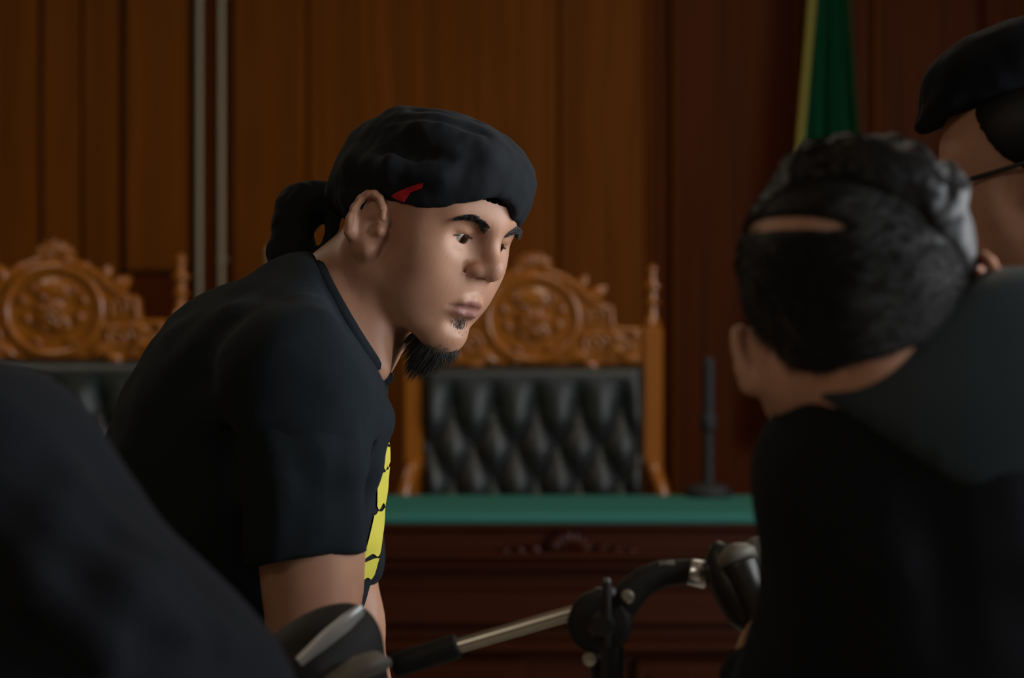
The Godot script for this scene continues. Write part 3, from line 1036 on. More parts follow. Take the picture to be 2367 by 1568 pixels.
func head_field(open_eyes := true) -> Field:
	# origin midway between the ear openings, +z forward, +y up, +x towards the person's left; metres
	var f := Field.new()
	f.ell(Vector3(0, 0.045, -0.012), Vector3(0.077, 0.086, 0.1), 0.02)
	f.ell(Vector3(0, 0.045, 0.036), Vector3(0.063, 0.056, 0.058), 0.03)
	f.ell(Vector3(0, -0.012, 0.036), Vector3(0.061, 0.074, 0.052), 0.03)
	for s in [-1.0, 1.0]:
		f.cap(Vector3(s * 0.052, -0.05, 0.008), Vector3(s * 0.014, -0.084, 0.070), 0.0225, 0.0185, 0.022)
		f.ball(Vector3(s * 0.048, -0.006, 0.054), 0.022, 0.03)
		f.ell(Vector3(s * 0.038, -0.04, 0.045), Vector3(0.024, 0.034, 0.034), 0.03)
	f.ball(Vector3(0, -0.086, 0.076), 0.0185, 0.02)
	f.ell(Vector3(0, -0.036, 0.073), Vector3(0.034, 0.026, 0.021), 0.025)
	# brow and eye sockets
	for s in [-1.0, 1.0]:
		f.cap(Vector3(s * 0.006, 0.040, 0.0835), Vector3(s * 0.042, 0.042, 0.067), 0.010, 0.010, 0.018)
	for s in [-1.0, 1.0]:
		f.ell(Vector3(s * 0.031, 0.020, 0.0955), Vector3(0.021, 0.0135, 0.018), 0.016, 1)
	for s in [-1.0, 1.0]:
		f.ell(Vector3(s * 0.032, 0.0285, 0.0700), Vector3(0.0185, 0.0086, 0.0152), 0.004)
		f.ell(Vector3(s * 0.032, 0.0092, 0.0690), Vector3(0.0175, 0.0086, 0.0140), 0.005)
	# nose
	f.cap(Vector3(0, 0.033, 0.0855), Vector3(0, 0.002, 0.1085), 0.0080, 0.0098, 0.012)
	f.ball(Vector3(0, -0.003, 0.110), 0.0116, 0.007)
	for s in [-1.0, 1.0]:
		f.ell(Vector3(s * 0.0135, -0.0085, 0.0975), Vector3(0.0092, 0.0085, 0.0115), 0.008)
		f.cap(Vector3(s * 0.0078, -0.019, 0.104), Vector3(s * 0.0095, -0.0125, 0.0995), 0.0054, 0.0045, 0.003, 1)
		f.chain([Vector3(s * 0.0195, 0.001, 0.0955), Vector3(s * 0.0235, -0.007, 0.0905), Vector3(s * 0.0215, -0.016, 0.0895)], [0.0012, 0.0022, 0.0012], 0.005, 1)
	# mouth
	f.chain([Vector3(-0.025, -0.0515, 0.0835), Vector3(-0.012, -0.0445, 0.0935), Vector3(0, -0.0425, 0.0965), Vector3(0.012, -0.0445, 0.0935), Vector3(0.025, -0.0515, 0.0835)], [0.003, 0.0055, 0.0055, 0.0055, 0.003], 0.007)
	f.chain([Vector3(-0.022, -0.0545, 0.0835), Vector3(-0.010, -0.0575, 0.092), Vector3(0.010, -0.0575, 0.092), Vector3(0.022, -0.0545, 0.0835)], [0.003, 0.0068, 0.0068, 0.003], 0.007)
	f.chain([Vector3(-0.027, -0.0525, 0.090), Vector3(-0.011, -0.0502, 0.1015), Vector3(0.011, -0.0502, 0.1015), Vector3(0.027, -0.0525, 0.090)], [0.0014, 0.0034, 0.0034, 0.0014], 0.003, 1)
	f.cap(Vector3(-0.012, -0.069, 0.098), Vector3(0.012, -0.069, 0.098), 0.006, 0.006, 0.012, 1)
	# ears
	for s in [-1.0, 1.0]:
		f.ell(Vector3(s * 0.0785, 0.0, -0.010), Vector3(0.006, 0.029, 0.017), 0.008, 0, Vector3(-0.18, s * -0.35, 0))
		var rim := []
		for i in 13:
			var a := deg_to_rad(-60.0 + 24.0 * i)     # from the front, over the top, down the back to the lobe
			var e := Vector3(0, sin(a) * 0.030, cos(a) * 0.0185)
			rim.append(Vector3(s * (0.0835 + 0.011 * (0.5 - 0.5 * cos(a))), 0.0, -0.010) + Vector3(0, e.y, e.z).rotated(Vector3.RIGHT, -0.18))
		f.chain(rim.slice(3, 12), [0.0036, 0.0042, 0.0044, 0.0044, 0.0042, 0.0042, 0.0044, 0.0052, 0.0058], 0.004)
		f.ell(Vector3(s * 0.0890, -0.004, -0.005), Vector3(0.0105, 0.0125, 0.0085), 0.003, 1)
		var gro := []
		for i in 9:
			var a := deg_to_rad(25.0 + 20.0 * i)
			gro.append(Vector3(s * (0.0882 + 0.010 * (0.5 - 0.5 * cos(a))), 0.0, -0.010) + Vector3(0, sin(a) * 0.0225, cos(a) * 0.0125).rotated(Vector3.RIGHT, -0.18))
		f.chain(gro, [0.0030], 0.003, 1)
		f.ball(Vector3(s * 0.080, -0.004, 0.005), 0.0055, 0.006)
		f.ball(Vector3(s * 0.080, -0.028, -0.002), 0.0062, 0.006)
	for s in [-1.0, 1.0]:
		f.ball(Vector3(s * 0.056, -0.026, -0.028), 0.024, 0.03)
	return f

func skin_color(p: Vector3, base: Color) -> Color:
	# p in head coordinates: lips, and the even shadow of shaven hair at the temples and beard line
	var c := base
	var m := Vector2(p.x / 0.026, (p.y + 0.0505 - absf(p.x) * -0.06) / 0.0125)
	if p.z > 0.07 and m.length() < 1.0:
		c = c.lerp(Color(0.30, 0.115, 0.10), smoothstep(1.0, 0.7, m.length()) * 0.85)
	return c

func eye_set(root: Node3D, xf: Transform3D) -> void:
	var ball := field_sphere(0.0122)
	var look := Vector3(0.12, -0.16, 1.0).normalized()
	for s in [-1.0, 1.0]:
		var c := Vector3(s * 0.0315, 0.0195, 0.0705)
		var e := part("eye", ball, M.eye_white, root)
		e.transform = xf * Transform3D(Basis(), c)
		var ir := part("iris", lathe([[0.0, 0.0016], [0.0034, 0.0012], [0.0068, 0.0000], [0.0068, -0.001]], 18), M.iris, e)
		ir.transform = Transform3D(Basis(Quaternion(Vector3.UP, look)), look * 0.0112)

func field_sphere(r: float) -> ArrayMesh:
	var pr := []
	for i in 13:
		var a := -PI / 2 + PI * i / 12.0
		pr.append([maxf(cos(a) * r, 0.0) if i > 0 and i < 12 else 0.0, sin(a) * r])
	return lathe(pr, 24)

# short hairs standing on a surface, joined into one mesh
func hairs(roots: Array, dirs: Array, length: float, thick: float, rng: RandomNumberGenerator, bend := Vector3.ZERO) -> ArrayMesh:
	var v := PackedVector3Array()
	var idx := PackedInt32Array()
	for i in roots.size():
		var p: Vector3 = roots[i]
		var d: Vector3 = dirs[i]
		var l := length * rng.randf_range(0.6, 1.15)
		var a := d.cross(Vector3(0.3, 0.5, 0.8)).normalized()
		var b := d.cross(a).normalized()
		var base := v.size()
		for k in 4:
			var t := k / 3.0
			var c := p + d * (l * t) + bend * (l * t * t)
			var r := thick * (1.0 - 0.85 * t)
			for q in 3:
				var an := TAU * q / 3.0
				v.append(c + a * (cos(an) * r) + b * (sin(an) * r))
		for k in 3:
			for q in 3:
				var q2 := (q + 1) % 3
				var s := base + k * 3
				idx.append_array(PackedInt32Array([s + q, s + 3 + q, s + q2, s + q2, s + 3 + q, s + 3 + q2]))
	return smooth_mesh(v, idx)

func transform_mesh(m: ArrayMesh, xf: Transform3D) -> ArrayMesh:
	var a := m.surface_get_arrays(0)
	var v: PackedVector3Array = a[Mesh.ARRAY_VERTEX]
	for i in v.size():
		v[i] = xf * v[i]
	return smooth_mesh(v, a[Mesh.ARRAY_INDEX])

# adds a relaxed or gripping hand: wrist point, direction of the palm, its back-of-hand normal, thumb side
func hand_field(f: Field, wrist: Vector3, dir: Vector3, back: Vector3, thumb_side: Vector3, curl: float) -> void:
	dir = dir.normalized()
	back = (back - dir * back.dot(dir)).normalized()
	thumb_side = (thumb_side - dir * thumb_side.dot(dir) - back * thumb_side.dot(back)).normalized()
	var lens := [0.072, 0.08, 0.074, 0.058]
	for i in 4:
		var off := 0.027 - 0.018 * i
		var k0 := wrist + dir * 0.012 + thumb_side * (off * 0.6)
		var k1 := wrist + dir * (0.088 - 0.004 * absf(i - 1.0)) + thumb_side * off
		f.cap(k0, k1, 0.014, 0.0115, 0.012)
		var p := k1
		var d := dir
		for j in 3:
			d = d.rotated(d.cross(-back).normalized(), curl * [0.6, 0.9, 0.7][j])
			var q: Vector3 = p + d * (lens[i] * [0.45, 0.32, 0.23][j])
			f.cap(p, q, [0.0098, 0.009, 0.0082][j], [0.009, 0.0082, 0.0072][j], 0.003)
			p = q
	var t0 := wrist + dir * 0.02 + thumb_side * 0.016 - back * 0.006
	var t1 := wrist + dir * 0.056 + thumb_side * 0.044 - back * 0.016
	var t2 := t1 + (dir * 0.8 + thumb_side * (0.45 - curl * 0.5) - back * (0.2 + curl * 0.4)).normalized() * 0.034
	var t3 := t2 + (dir * 0.9 + thumb_side * (0.15 - curl * 0.7) - back * (0.2 + curl * 0.6)).normalized() * 0.028
	f.cap(t0, t1, 0.016, 0.0125, 0.012)
	f.cap(t1, t2, 0.0118, 0.0105, 0.006)
	f.cap(t2, t3, 0.0105, 0.0085, 0.004)

func skin_mesh(pieces: Array, base: Color, head_inv: Transform3D) -> ArrayMesh:
	# pieces: [field, lo, hi, cell, transform]; all end up in one mesh
	var v := PackedVector3Array()
	var idx := PackedInt32Array()
	for p in pieces:
		p[0].mesh_into(v, idx, p[1], p[2], p[3], p[4])
	var col := PackedColorArray()
	var nz := noise(77, 35.0, 2)
	for q in v:
		var c := skin_color(head_inv * q, base)
		var k := 1.0 + 0.10 * nz.get_noise_3dv(q)
		col.append(Color(c.r * k, c.g * k * (1.0 + 0.03 * nz.get_noise_3dv(q * 2.0)), c.b * k))
	return smooth_mesh(v, idx, col)

func to_local_pts(pts: Array, o: Vector3) -> Array:
	var r := []
	for p in pts:
		r.append(p - o)
	return r

func legs(root: Node3D, hip: Vector3, side: Vector3, fwd: Vector3, m: Material) -> void:
	# hip in the thing's own axes, floor at y = 0
	var f := Field.new()
	f.ell(hip, Vector3(0.16, 0.13, 0.16), 0.05)
	for s in [-1.0, 1.0]:
		var h: Vector3 = hip + side * (0.09 * s) - Vector3(0, 0.06, 0)
		var k: Vector3 = Vector3(h.x, 0.5, h.z) + side * (0.02 * s) + fwd * 0.03
		var a: Vector3 = Vector3(k.x, 0.09, k.z) - fwd * 0.05
		f.cap(h, k, 0.095, 0.07, 0.05)
		f.cap(k, a, 0.07, 0.055, 0.03)
	var lo := hip - Vector3(0.35, hip.y - 0.02, 0.35)
	part("trousers", field_mesh(f, lo, hip + Vector3(0.35, 0.2, 0.35), 0.016), m, root)
	for s in [-1.0, 1.0]:
		var g := Field.new()
		var a: Vector3 = Vector3(hip.x, 0.0, hip.z) + side * (0.11 * s) - fwd * 0.02
		g.cap(a + Vector3(0, 0.045, 0) - fwd * 0.05, a + Vector3(0, 0.034, 0) + fwd * 0.17, 0.042, 0.036, 0.02)
		g.cap(a + Vector3(0, 0.05, 0) - fwd * 0.04, a + Vector3(0, 0.1, 0) - fwd * 0.03, 0.045, 0.045, 0.02)
		g.keep_below(Vector3(0, -1, 0), Vector3.ZERO)
		part("shoe", field_mesh(g, a - Vector3(0.28, 0.02, 0.28), a + Vector3(0.28, 0.18, 0.28), 0.012), M.shoe, root)

# ------------------------------------------------------------------ the man in the T-shirt
func make_man() -> void:
	var D := 2.13
	var base := Vector3(-0.39, 0.0, -D)
	var root := thing("person", "man in black T-shirt and black bandana leaning forward, facing right", "person", base)
	var B := Basis.from_euler(Vector3(deg_to_rad(20.0), deg_to_rad(52.0), deg_to_rad(-7.0))).scaled(Vector3.ONE * 1.024)
	B = Basis(Vector3.UP, deg_to_rad(52.0)) * Basis(Vector3.RIGHT, deg_to_rad(20.0)) * Basis(Vector3.BACK, deg_to_rad(-7.0))
	B = B * Basis.from_scale(Vector3(1.02, 1.024, 0.95))
	var H := Transform3D(B, at(982, 550, D) - base)      # head to thing
	var Hi := H.affine_inverse()
	# ---- skin
	var hf := head_field()
	var nb := Hi * (at(770, 800, 2.13) - base)
	hf.cap(Vector3(0, -0.048, -0.036), nb, 0.053, 0.074, 0.02)
	hf.cap(Vector3(0, -0.03, -0.06), Hi * (at(715, 735, 2.14) - base), 0.04, 0.055, 0.03)
	# the two cords of the neck muscle under the jaw
	hf.cap(Vector3(-0.055, -0.04, -0.02), Hi * (at(872, 850, 2.09) - base), 0.017, 0.014, 0.02)
	hf.cap(Vector3(0.055, -0.04, -0.02), Hi * (at(872, 850, 2.17) - base), 0.017, 0.014, 0.02)
	var bf := Field.new()
	var P := func(x: float, y: float, dz: float) -> Vector3: return at(x, y, D - dz) - base
	bf.ell(P.call(610, 1010, 0.0), Vector3(0.09, 0.15, 0.15), 0.05)
	bf.ell(P.call(480, 1330, 0.0), Vector3(0.1, 0.18, 0.13), 0.05)
	bf.cap(P.call(770, 800, 0.0), P.call(640, 950, 0.0), 0.06, 0.08, 0.05)
	var sh := P.call(690, 880, 0.185) as Vector3
	var el := P.call(722, 1500, 0.2) as Vector3
	var wr := el + Vector3(0.10, -0.20, 0.02)
	bf.cap(sh, el, 0.05, 0.042, 0.03)
	bf.ell(sh.lerp(el, 0.62) + Vector3(0.008, 0, 0), Vector3(0.048, 0.11, 0.048), 0.03)
	bf.cap(el, el.lerp(wr, 0.4), 0.041, 0.043, 0.02)
	bf.cap(el.lerp(wr, 0.4), wr, 0.043, 0.028, 0.02)
	var sh2 := P.call(735, 900, -0.17) as Vector3
	var el2 := P.call(800, 1440, -0.20) as Vector3
	var wr2 := el2 + Vector3(0.02, -0.235, 0.0)
	bf.cap(sh2, el2, 0.05, 0.043, 0.03)
	bf.cap(el2, el2.lerp(wr2, 0.35), 0.043, 0.045, 0.02)
	bf.cap(el2.lerp(wr2, 0.35), wr2, 0.045, 0.028, 0.02)
	var h1 := Field.new()
	h1.cap(el.lerp(wr, 0.7), wr, 0.034, 0.027, 0.02)
	hand_field(h1, wr, Vector3(0.3, -1, 0.05), Vector3(0.4, 0.1, 1), Vector3(1, 0.2, -0.3), 0.35)
	var h2 := Field.new()
	h2.cap(el2.lerp(wr2, 0.7), wr2, 0.034, 0.027, 0.02)
	hand_field(h2, wr2, Vector3(0.1, -1, 0.0), Vector3(0.4, 0.1, -1), Vector3(1, 0.2, 0.3), 0.35)
	var sk := skin_mesh([
		[hf, Vector3(-0.11, -0.2, -0.15), Vector3(0.11, 0.06, 0.13), 0.0026, H],
		[bf, Vector3(-0.3, 0.75, -0.35), Vector3(0.55, 1.5, 0.35), 0.012, Transform3D()],
		[h1, wr - Vector3(0.1, 0.22, 0.12), wr + Vector3(0.14, 0.09, 0.12), 0.005, Transform3D()],
		[h2, wr2 - Vector3(0.1, 0.22, 0.12), wr2 + Vector3(0.14, 0.09, 0.12), 0.005, Transform3D()]], SKIN, Hi)
	var body := part("body", sk, M.skin, root)
	eye_set(body, H)
	# ---- eyebrows
	var rng := RandomNumberGenerator.new()
	rng.seed = 4
	for s in [-1.0, 1.0]:
		var roots := []
		var dirs := []
		for i in 330:
			var t := rng.randf()
			var x := lerpf(0.015, 0.054, t)
			var yc := 0.0340 + 0.0105 * sin(PI * t * 0.85) - 0.002 * t
			var y := yc + rng.randf_range(-1.0, 1.0) * lerpf(0.0042, 0.0018, t * t)
			var p := hf.hit(Vector3(s * x, y, 0.14), Vector3(0, 0, -1), 0.15)
			if p == Vector3.INF:
				continue
			roots.append(p - Vector3(0, 0, 0.0005))
			dirs.append(Vector3(s * 0.9, 0.35 - 0.7 * t, 0.30).normalized())
		part("eyebrow", transform_mesh(hairs(roots, dirs, 0.0085, 0.0006, rng), H), M.brow_hair, body)
	# ---- lashes along the upper lids
	for s in [-1.0, 1.0]:
		var lash := []
		for i in 9:
			var u := i / 8.0
			var q := hf.hit(Vector3(s * lerpf(0.0185, 0.0465, u), 0.0212 + 0.0012 * sin(PI * u) - 0.0016 * u, 0.14), Vector3(0, 0, -1), 0.12)
			if q != Vector3.INF:
				lash.append(H * (q + Vector3(0, 0, 0.0003)))
		if lash.size() > 2:
			part("eyelashes", tube(lash, [0.0006, 0.0010, 0.0012, 0.0012, 0.0012, 0.0012, 0.0012, 0.0010, 0.0006], 6), M.brow_hair, body)
	# ---- goatee and the tuft under the lip
	var goat := Field.new()
	goat.ell(Vector3(0, -0.093, 0.068), Vector3(0.022, 0.016, 0.022), 0.02)
	goat.cap(Vector3(0, -0.1, 0.062), Vector3(0.002, -0.122, 0.056), 0.016, 0.009, 0.02)
	goat.ripple = noise(91, 90.0, 2)
	goat.ripple_depth = 0.006
	var gm := part("goatee", field_mesh(goat, Vector3(-0.04, -0.15, 0.02), Vector3(0.04, -0.06, 0.11), 0.003, H), M.beard, body)
	var gr := []
	var gd := []
	for i in 1500:
		var d := Vector3(rng.randfn(0, 1), rng.randfn(0, 1) - 0.5, rng.randfn(0, 1)).normalized()
		var p := goat.hit(Vector3(0, -0.1, 0.064) + d * 0.06, -d, 0.07)
		if p == Vector3.INF:
			continue
		gr.append(p)
		gd.append((d * 0.5 + Vector3(0, -0.9, 0.1)).normalized())
	part("strands", transform_mesh(hairs(gr, gd, 0.014, 0.00055, rng, Vector3(0, -0.4, -0.4)), H), M.beard, gm)
	var tr := []
	var td := []
	for i in 150:
		var p := hf.hit(Vector3(rng.randfn(0, 0.0065), -0.068 + rng.randfn(0, 0.004), 0.14), Vector3(0, 0, -1), 0.12)
		if p != Vector3.INF:
			tr.append(p)
			td.append(Vector3(rng.randf_range(-0.2, 0.2), -0.9, 0.35).normalized())
	part("lip_tuft", transform_mesh(hairs(tr, td, 0.005, 0.00028, rng), H), M.beard, body)
	# ---- bandana
	var ba := Field.new()
	ba.ell(Vector3(0, 0.050, -0.010), Vector3(0.086, 0.088, 0.114), 0.02)
	ba.ell(Vector3(0.0, 0.086, 0.044), Vector3(0.066, 0.044, 0.058), 0.03)
	ba.ell(Vector3(0, 0.045, -0.075), Vector3(0.062, 0.06, 0.062), 0.03)
	ba.cap(Vector3(0, 0.05, -0.09), Vector3(0, 0.0, -0.148), 0.05, 0.022, 0.03)
	# folds drawn back towards the knot
	for fo in [[[-0.062, 0.098, 0.05], [-0.062, 0.112, 0.0], [-0.046, 0.09, -0.07], [-0.01, 0.03, -0.13]], [[-0.075, 0.075, 0.055], [-0.089, 0.065, 0.0], [-0.07, 0.05, -0.07], [-0.012, 0.01, -0.14]], [[-0.02, 0.114, 0.07], [-0.03, 0.124, 0.0], [-0.03, 0.108, -0.07], [-0.005, 0.04, -0.135]], [[-0.04, 0.106, 0.08], [-0.052, 0.112, 0.02], [-0.048, 0.106, -0.05]], [[0.05, 0.1, 0.06], [0.06, 0.11, 0.0], [0.04, 0.08, -0.08]]]:
		var pts := []
		for q in fo:
			pts.append(Vector3(q[0], q[1], q[2]))
		ba.chain(pts, [0.009, 0.011, 0.010, 0.007], 0.018)
	var tb := PackedFloat32Array()
	var keys := [[0, 0.064], [8, 0.070], [17, 0.071], [28, 0.057], [40, 0.044], [57, 0.032], [79, 0.031], [95, 0.028], [109, 0.018], [140, -0.008], [180, -0.03], [220, -0.008], [250, 0.018], [270, 0.028], [303, 0.03], [322, 0.036], [340, 0.048], [352, 0.052], [360, 0.064]]
	for i in 72:
		var a := i * 5.0
		for k in keys.size() - 1:
			if a >= keys[k][0] and a <= keys[k + 1][0]:
				tb.append(lerpf(keys[k][1], keys[k + 1][1], (a - keys[k][0]) / (keys[k + 1][0] - keys[k][0])))
				break
	# shallow creases where the cloth is pulled back
	for fo in [[[-0.3, 0.75, 0.55], [-0.52, 0.8, 0.25], [-0.66, 0.72, -0.1], [-0.6, 0.55, -0.5]], [[-0.66, 0.45, 0.55], [-0.85, 0.4, 0.2], [-0.88, 0.3, -0.3]], [[-0.1, 0.95, 0.3], [-0.3, 0.95, 0.0], [-0.42, 0.8, -0.4]]]:
		var pts := []
		for q in fo:
			var dl := Vector3(q[0], q[1], q[2]).normalized()
			var hp := ba.hit(Vector3(0, 0.045, 0) + dl * 0.25, -dl, 0.25)
			if hp != Vector3.INF:
				pts.append(hp + dl * 0.002)
		if pts.size() > 1:
			ba.chain(pts, [0.003, 0.0055, 0.005, 0.002], 0.008, 1)
	ba.keep_above_bearing(tb, 0.008)
	ba.ripple = noise(17, 28.0, 2)
	ba.ripple_depth = 0.0022
	var bn := part("bandana", field_mesh(ba, Vector3(-0.12, -0.06, -0.20), Vector3(0.12, 0.165, 0.14), 0.0036, H), M.bandana_cloth, root)
	# knotted tail behind the head
	var tl := Field.new()
	var T := func(x: float, y: float, d: float) -> Vector3: return at(x, y, d) - base
	tl.ell(T.call(728, 468, 2.215), Vector3(0.026, 0.02, 0.024), 0.02)
	tl.chain([T.call(735, 462, 2.22), T.call(690, 478, 2.215), T.call(668, 530, 2.205), T.call(662, 590, 2.20), T.call(668, 650, 2.20), T.call(690, 690, 2.19)], [0.018, 0.021, 0.017, 0.018, 0.019, 0.016], 0.02)
	tl.chain([T.call(700, 480, 2.215), T.call(692, 560, 2.20), T.call(700, 640, 2.19)], [0.017, 0.014, 0.015], 0.012)
	tl.chain([T.call(770, 480, 2.21), T.call(765, 530, 2.20), T.call(752, 578, 2.195), T.call(725, 615, 2.19), T.call(705, 640, 2.19)], [0.014, 0.006, 0.006, 0.009, 0.013], 0.008)
	tl.ripple = noise(18, 40.0, 2)
	tl.ripple_depth = 0.003
	var tc := T.call(700, 570, 2.2) as Vector3
	part("tail", field_mesh(tl, tc - Vector3(0.07, 0.09, 0.08), tc + Vector3(0.07, 0.09, 0.08), 0.0036), M.bandana_cloth, bn)
	# red patch printed near the rim, before the ear
	var rv := PackedVector3Array()
	var ri := PackedInt32Array()
	for i in 9:
		var u := i / 8.0
		var az := deg_to_rad(lerpf(84.0, 62.0, u))
		var ylo := lerpf(0.0335, 0.0545, pow(u, 1.25))
		if u < 0.55:
			ylo = lerpf(0.0335, 0.0335, u)
		var yhi := lerpf(0.0365, 0.0605, pow(u, 0.9))
		for k in 5:
			var y := lerpf(ylo, yhi, k / 4.0)
			var dir := Vector3(-sin(az), 0, cos(az))
			var q := ba.hit(Vector3(0, y, 0) + dir * 0.2, -dir, 0.2)
			if q == Vector3.INF:
				q = Vector3(0, y, 0) + dir * 0.09
			rv.append(H * (q + dir * 0.0012))
	for i in 8:
		for k in 4:
			var a := i * 5 + k
			ri.append_array(PackedInt32Array([a, a + 1, a + 5, a + 5, a + 1, a + 6]))
	part("red_patch", smooth_mesh(rv, ri), M.red_cloth, bn)
	# ---- T-shirt
	var s := Field.new()
	s.ell(P.call(690, 745, 0.0), Vector3(0.058, 0.058, 0.10), 0.05)
	s.ell(P.call(612, 842, 0.0), Vector3(0.086, 0.086, 0.16), 0.05)
	s.ell(P.call(555, 965, 0.0), Vector3(0.122, 0.13, 0.185), 0.05)
	s.ell(P.call(600, 1080, 0.0), Vector3(0.12, 0.14, 0.18), 0.05)
	s.ell(P.call(470, 1260, 0.0), Vector3(0.135, 0.17, 0.17), 0.06)
	s.ell(P.call(750, 1000, 0.0), Vector3(0.058, 0.12, 0.135), 0.05)
	s.ell(P.call(750, 1160, 0.0), Vector3(0.054, 0.12, 0.12), 0.05)
	s.ell(P.call(680, 1320, 0.0), Vector3(0.06, 0.10, 0.12), 0.05)
	s.ell(P.call(440, 1520, 0.0), Vector3(0.15, 0.16, 0.16), 0.06)
	s.cap(P.call(760, 760, 0.0), sh + Vector3(0, 0.012, -0.01), 0.066, 0.062, 0.05)
	s.cap(P.call(760, 760, 0.0), sh2 + Vector3(0, 0.012, 0.01), 0.066, 0.062, 0.05)
	s.ball(sh + Vector3(-0.005, 0.0, 0.0), 0.068, 0.04)
	# near sleeve, cut off square at its hem
	var hem := P.call(698, 1292, 0.2) as Vector3
	var arm := (el - sh).normalized()
	s.cap(sh, sh.lerp(el, 0.3), 0.066, 0.062, 0.03)
	s.cap(sh2, sh2.lerp(el2, 0.72), 0.062, 0.054, 0.03)
	# hanging folds: shoulder to chest, shoulder seam, armpit, sleeve
	for fo in [[[868, 890, 0.09], [858, 960, 0.10], [838, 1080, 0.11], [818, 1200, 0.11]], [[850, 880, 0.13], [825, 960, 0.15], [812, 1060, 0.17]], [[800, 800, 0.10], [640, 860, 0.16], [500, 960, 0.17], [400, 1080, 0.15]], [[720, 700, 0.08], [560, 760, 0.12], [430, 880, 0.12]]]:
		var pts := []
		for q in fo:
			pts.append(P.call(q[0], q[1], q[2]))
		s.chain(pts, [0.012, 0.016, 0.012, 0.006], 0.03)
	s.chain([P.call(850, 930, 0.14), P.call(838, 1060, 0.16), P.call(822, 1230, 0.165)], [0.004, 0.008, 0.006], 0.02, 1)
	s.chain([P.call(545, 1000, 0.20), P.call(520, 1080, 0.20), P.call(505, 1180, 0.20)], [0.004, 0.008, 0.004], 0.02, 1)
	s.chain([P.call(690, 735, 0.09), P.call(560, 800, 0.135), P.call(440, 920, 0.135)], [0.003, 0.006, 0.003], 0.016, 1)
	var ncol := P.call(815, 745, 0.0) as Vector3
	s.keep_below(Vector3(0.86, 0.51, 0.0), ncol, 0.008)
	s.ripple = noise(23, 9.0, 2)
	s.ripple_depth = 0.007
	var shirt := part("tshirt", field_mesh(s, Vector3(-0.36, 0.92, -0.34), Vector3(0.34, 1.56, 0.34), 0.0065), M.tshirt, root)
	var sl := Field.new()
	sl.cap(sh, hem + arm * 0.1, 0.068, 0.0555, 0.03)
	sl.chain([sh + Vector3(0.05, -0.02, 0.03), sh.lerp(hem, 0.5) + Vector3(0.05, 0, 0.025), hem + Vector3(0.046, 0, 0.02)], [0.008, 0.012, 0.01], 0.02)
	sl.chain([sh + Vector3(-0.02, -0.05, 0.055), sh.lerp(hem, 0.55) + Vector3(-0.01, 0, 0.05), hem + Vector3(-0.02, 0, 0.045)], [0.004, 0.010, 0.008], 0.02)
	sl.ripple = noise(24, 11.0, 2)
	sl.ripple_depth = 0.005
	sl.keep_below(arm + Vector3(0.06, 0, 0.0), hem, 0.005)
	part("sleeve", field_mesh(sl, sh - Vector3(0.11, 0.3, 0.11), sh + Vector3(0.13, 0.1, 0.12), 0.005), M.tshirt, shirt)
	var cr := []
	for i in 40:
		var a := TAU * i / 40
		cr.append(ncol + Vector3(0.51, -0.86, 0).normalized() * (cos(a) * 0.072) + Vector3(0, 0, sin(a) * 0.078))
	part("collar", tube(cr, [0.0085], 10, true), M.tshirt, shirt)
	# yellow print down the chest, four lines high
	for row in [[1028, 1077, 0.060, 0.0], [1085, 1166, 0.064, 0.0], [1176, 1277, 0.072, 0.3], [1286, 1338, 0.085, 1.0]]:
		var v := PackedVector3Array()
		var idx := PackedInt32Array()
		var ny := 6
		var nz := 20
		for j in ny + 1:
			for i in nz + 1:
				var u := float(i) / nz
				var zz := lerpf(row[2], -0.09, u)
				var ey := 6.0 * sin(u * 23.0 + row[0])
				var yy := lerpf(row[0] + ey * 0.4, row[1] + ey - 14.0 * row[3] * u, float(j) / ny)
				var p := P.call(1000, yy, 0.0) as Vector3
				p.z = zz
				var q := s.hit(p + Vector3(0.05, 0, 0), Vector3(-1, 0, 0), 0.35)
				if q == Vector3.INF:
					q = p - Vector3(0.1, 0, 0)
				v.append(q + Vector3(0.0015, 0, 0.0006))
		for j in ny:
			for i in nz:
				var a := j * (nz + 1) + i
				idx.append_array(PackedInt32Array([a, a + 1, a + nz + 1, a + 1, a + nz + 2, a + nz + 1]))
		part("print_line", smooth_mesh(v, idx), M.yellow_print, shirt)
	legs(root, Vector3(0, 0.95, 0), Vector3(0, 0, 1), Vector3(1, 0, 0), M.trousers)

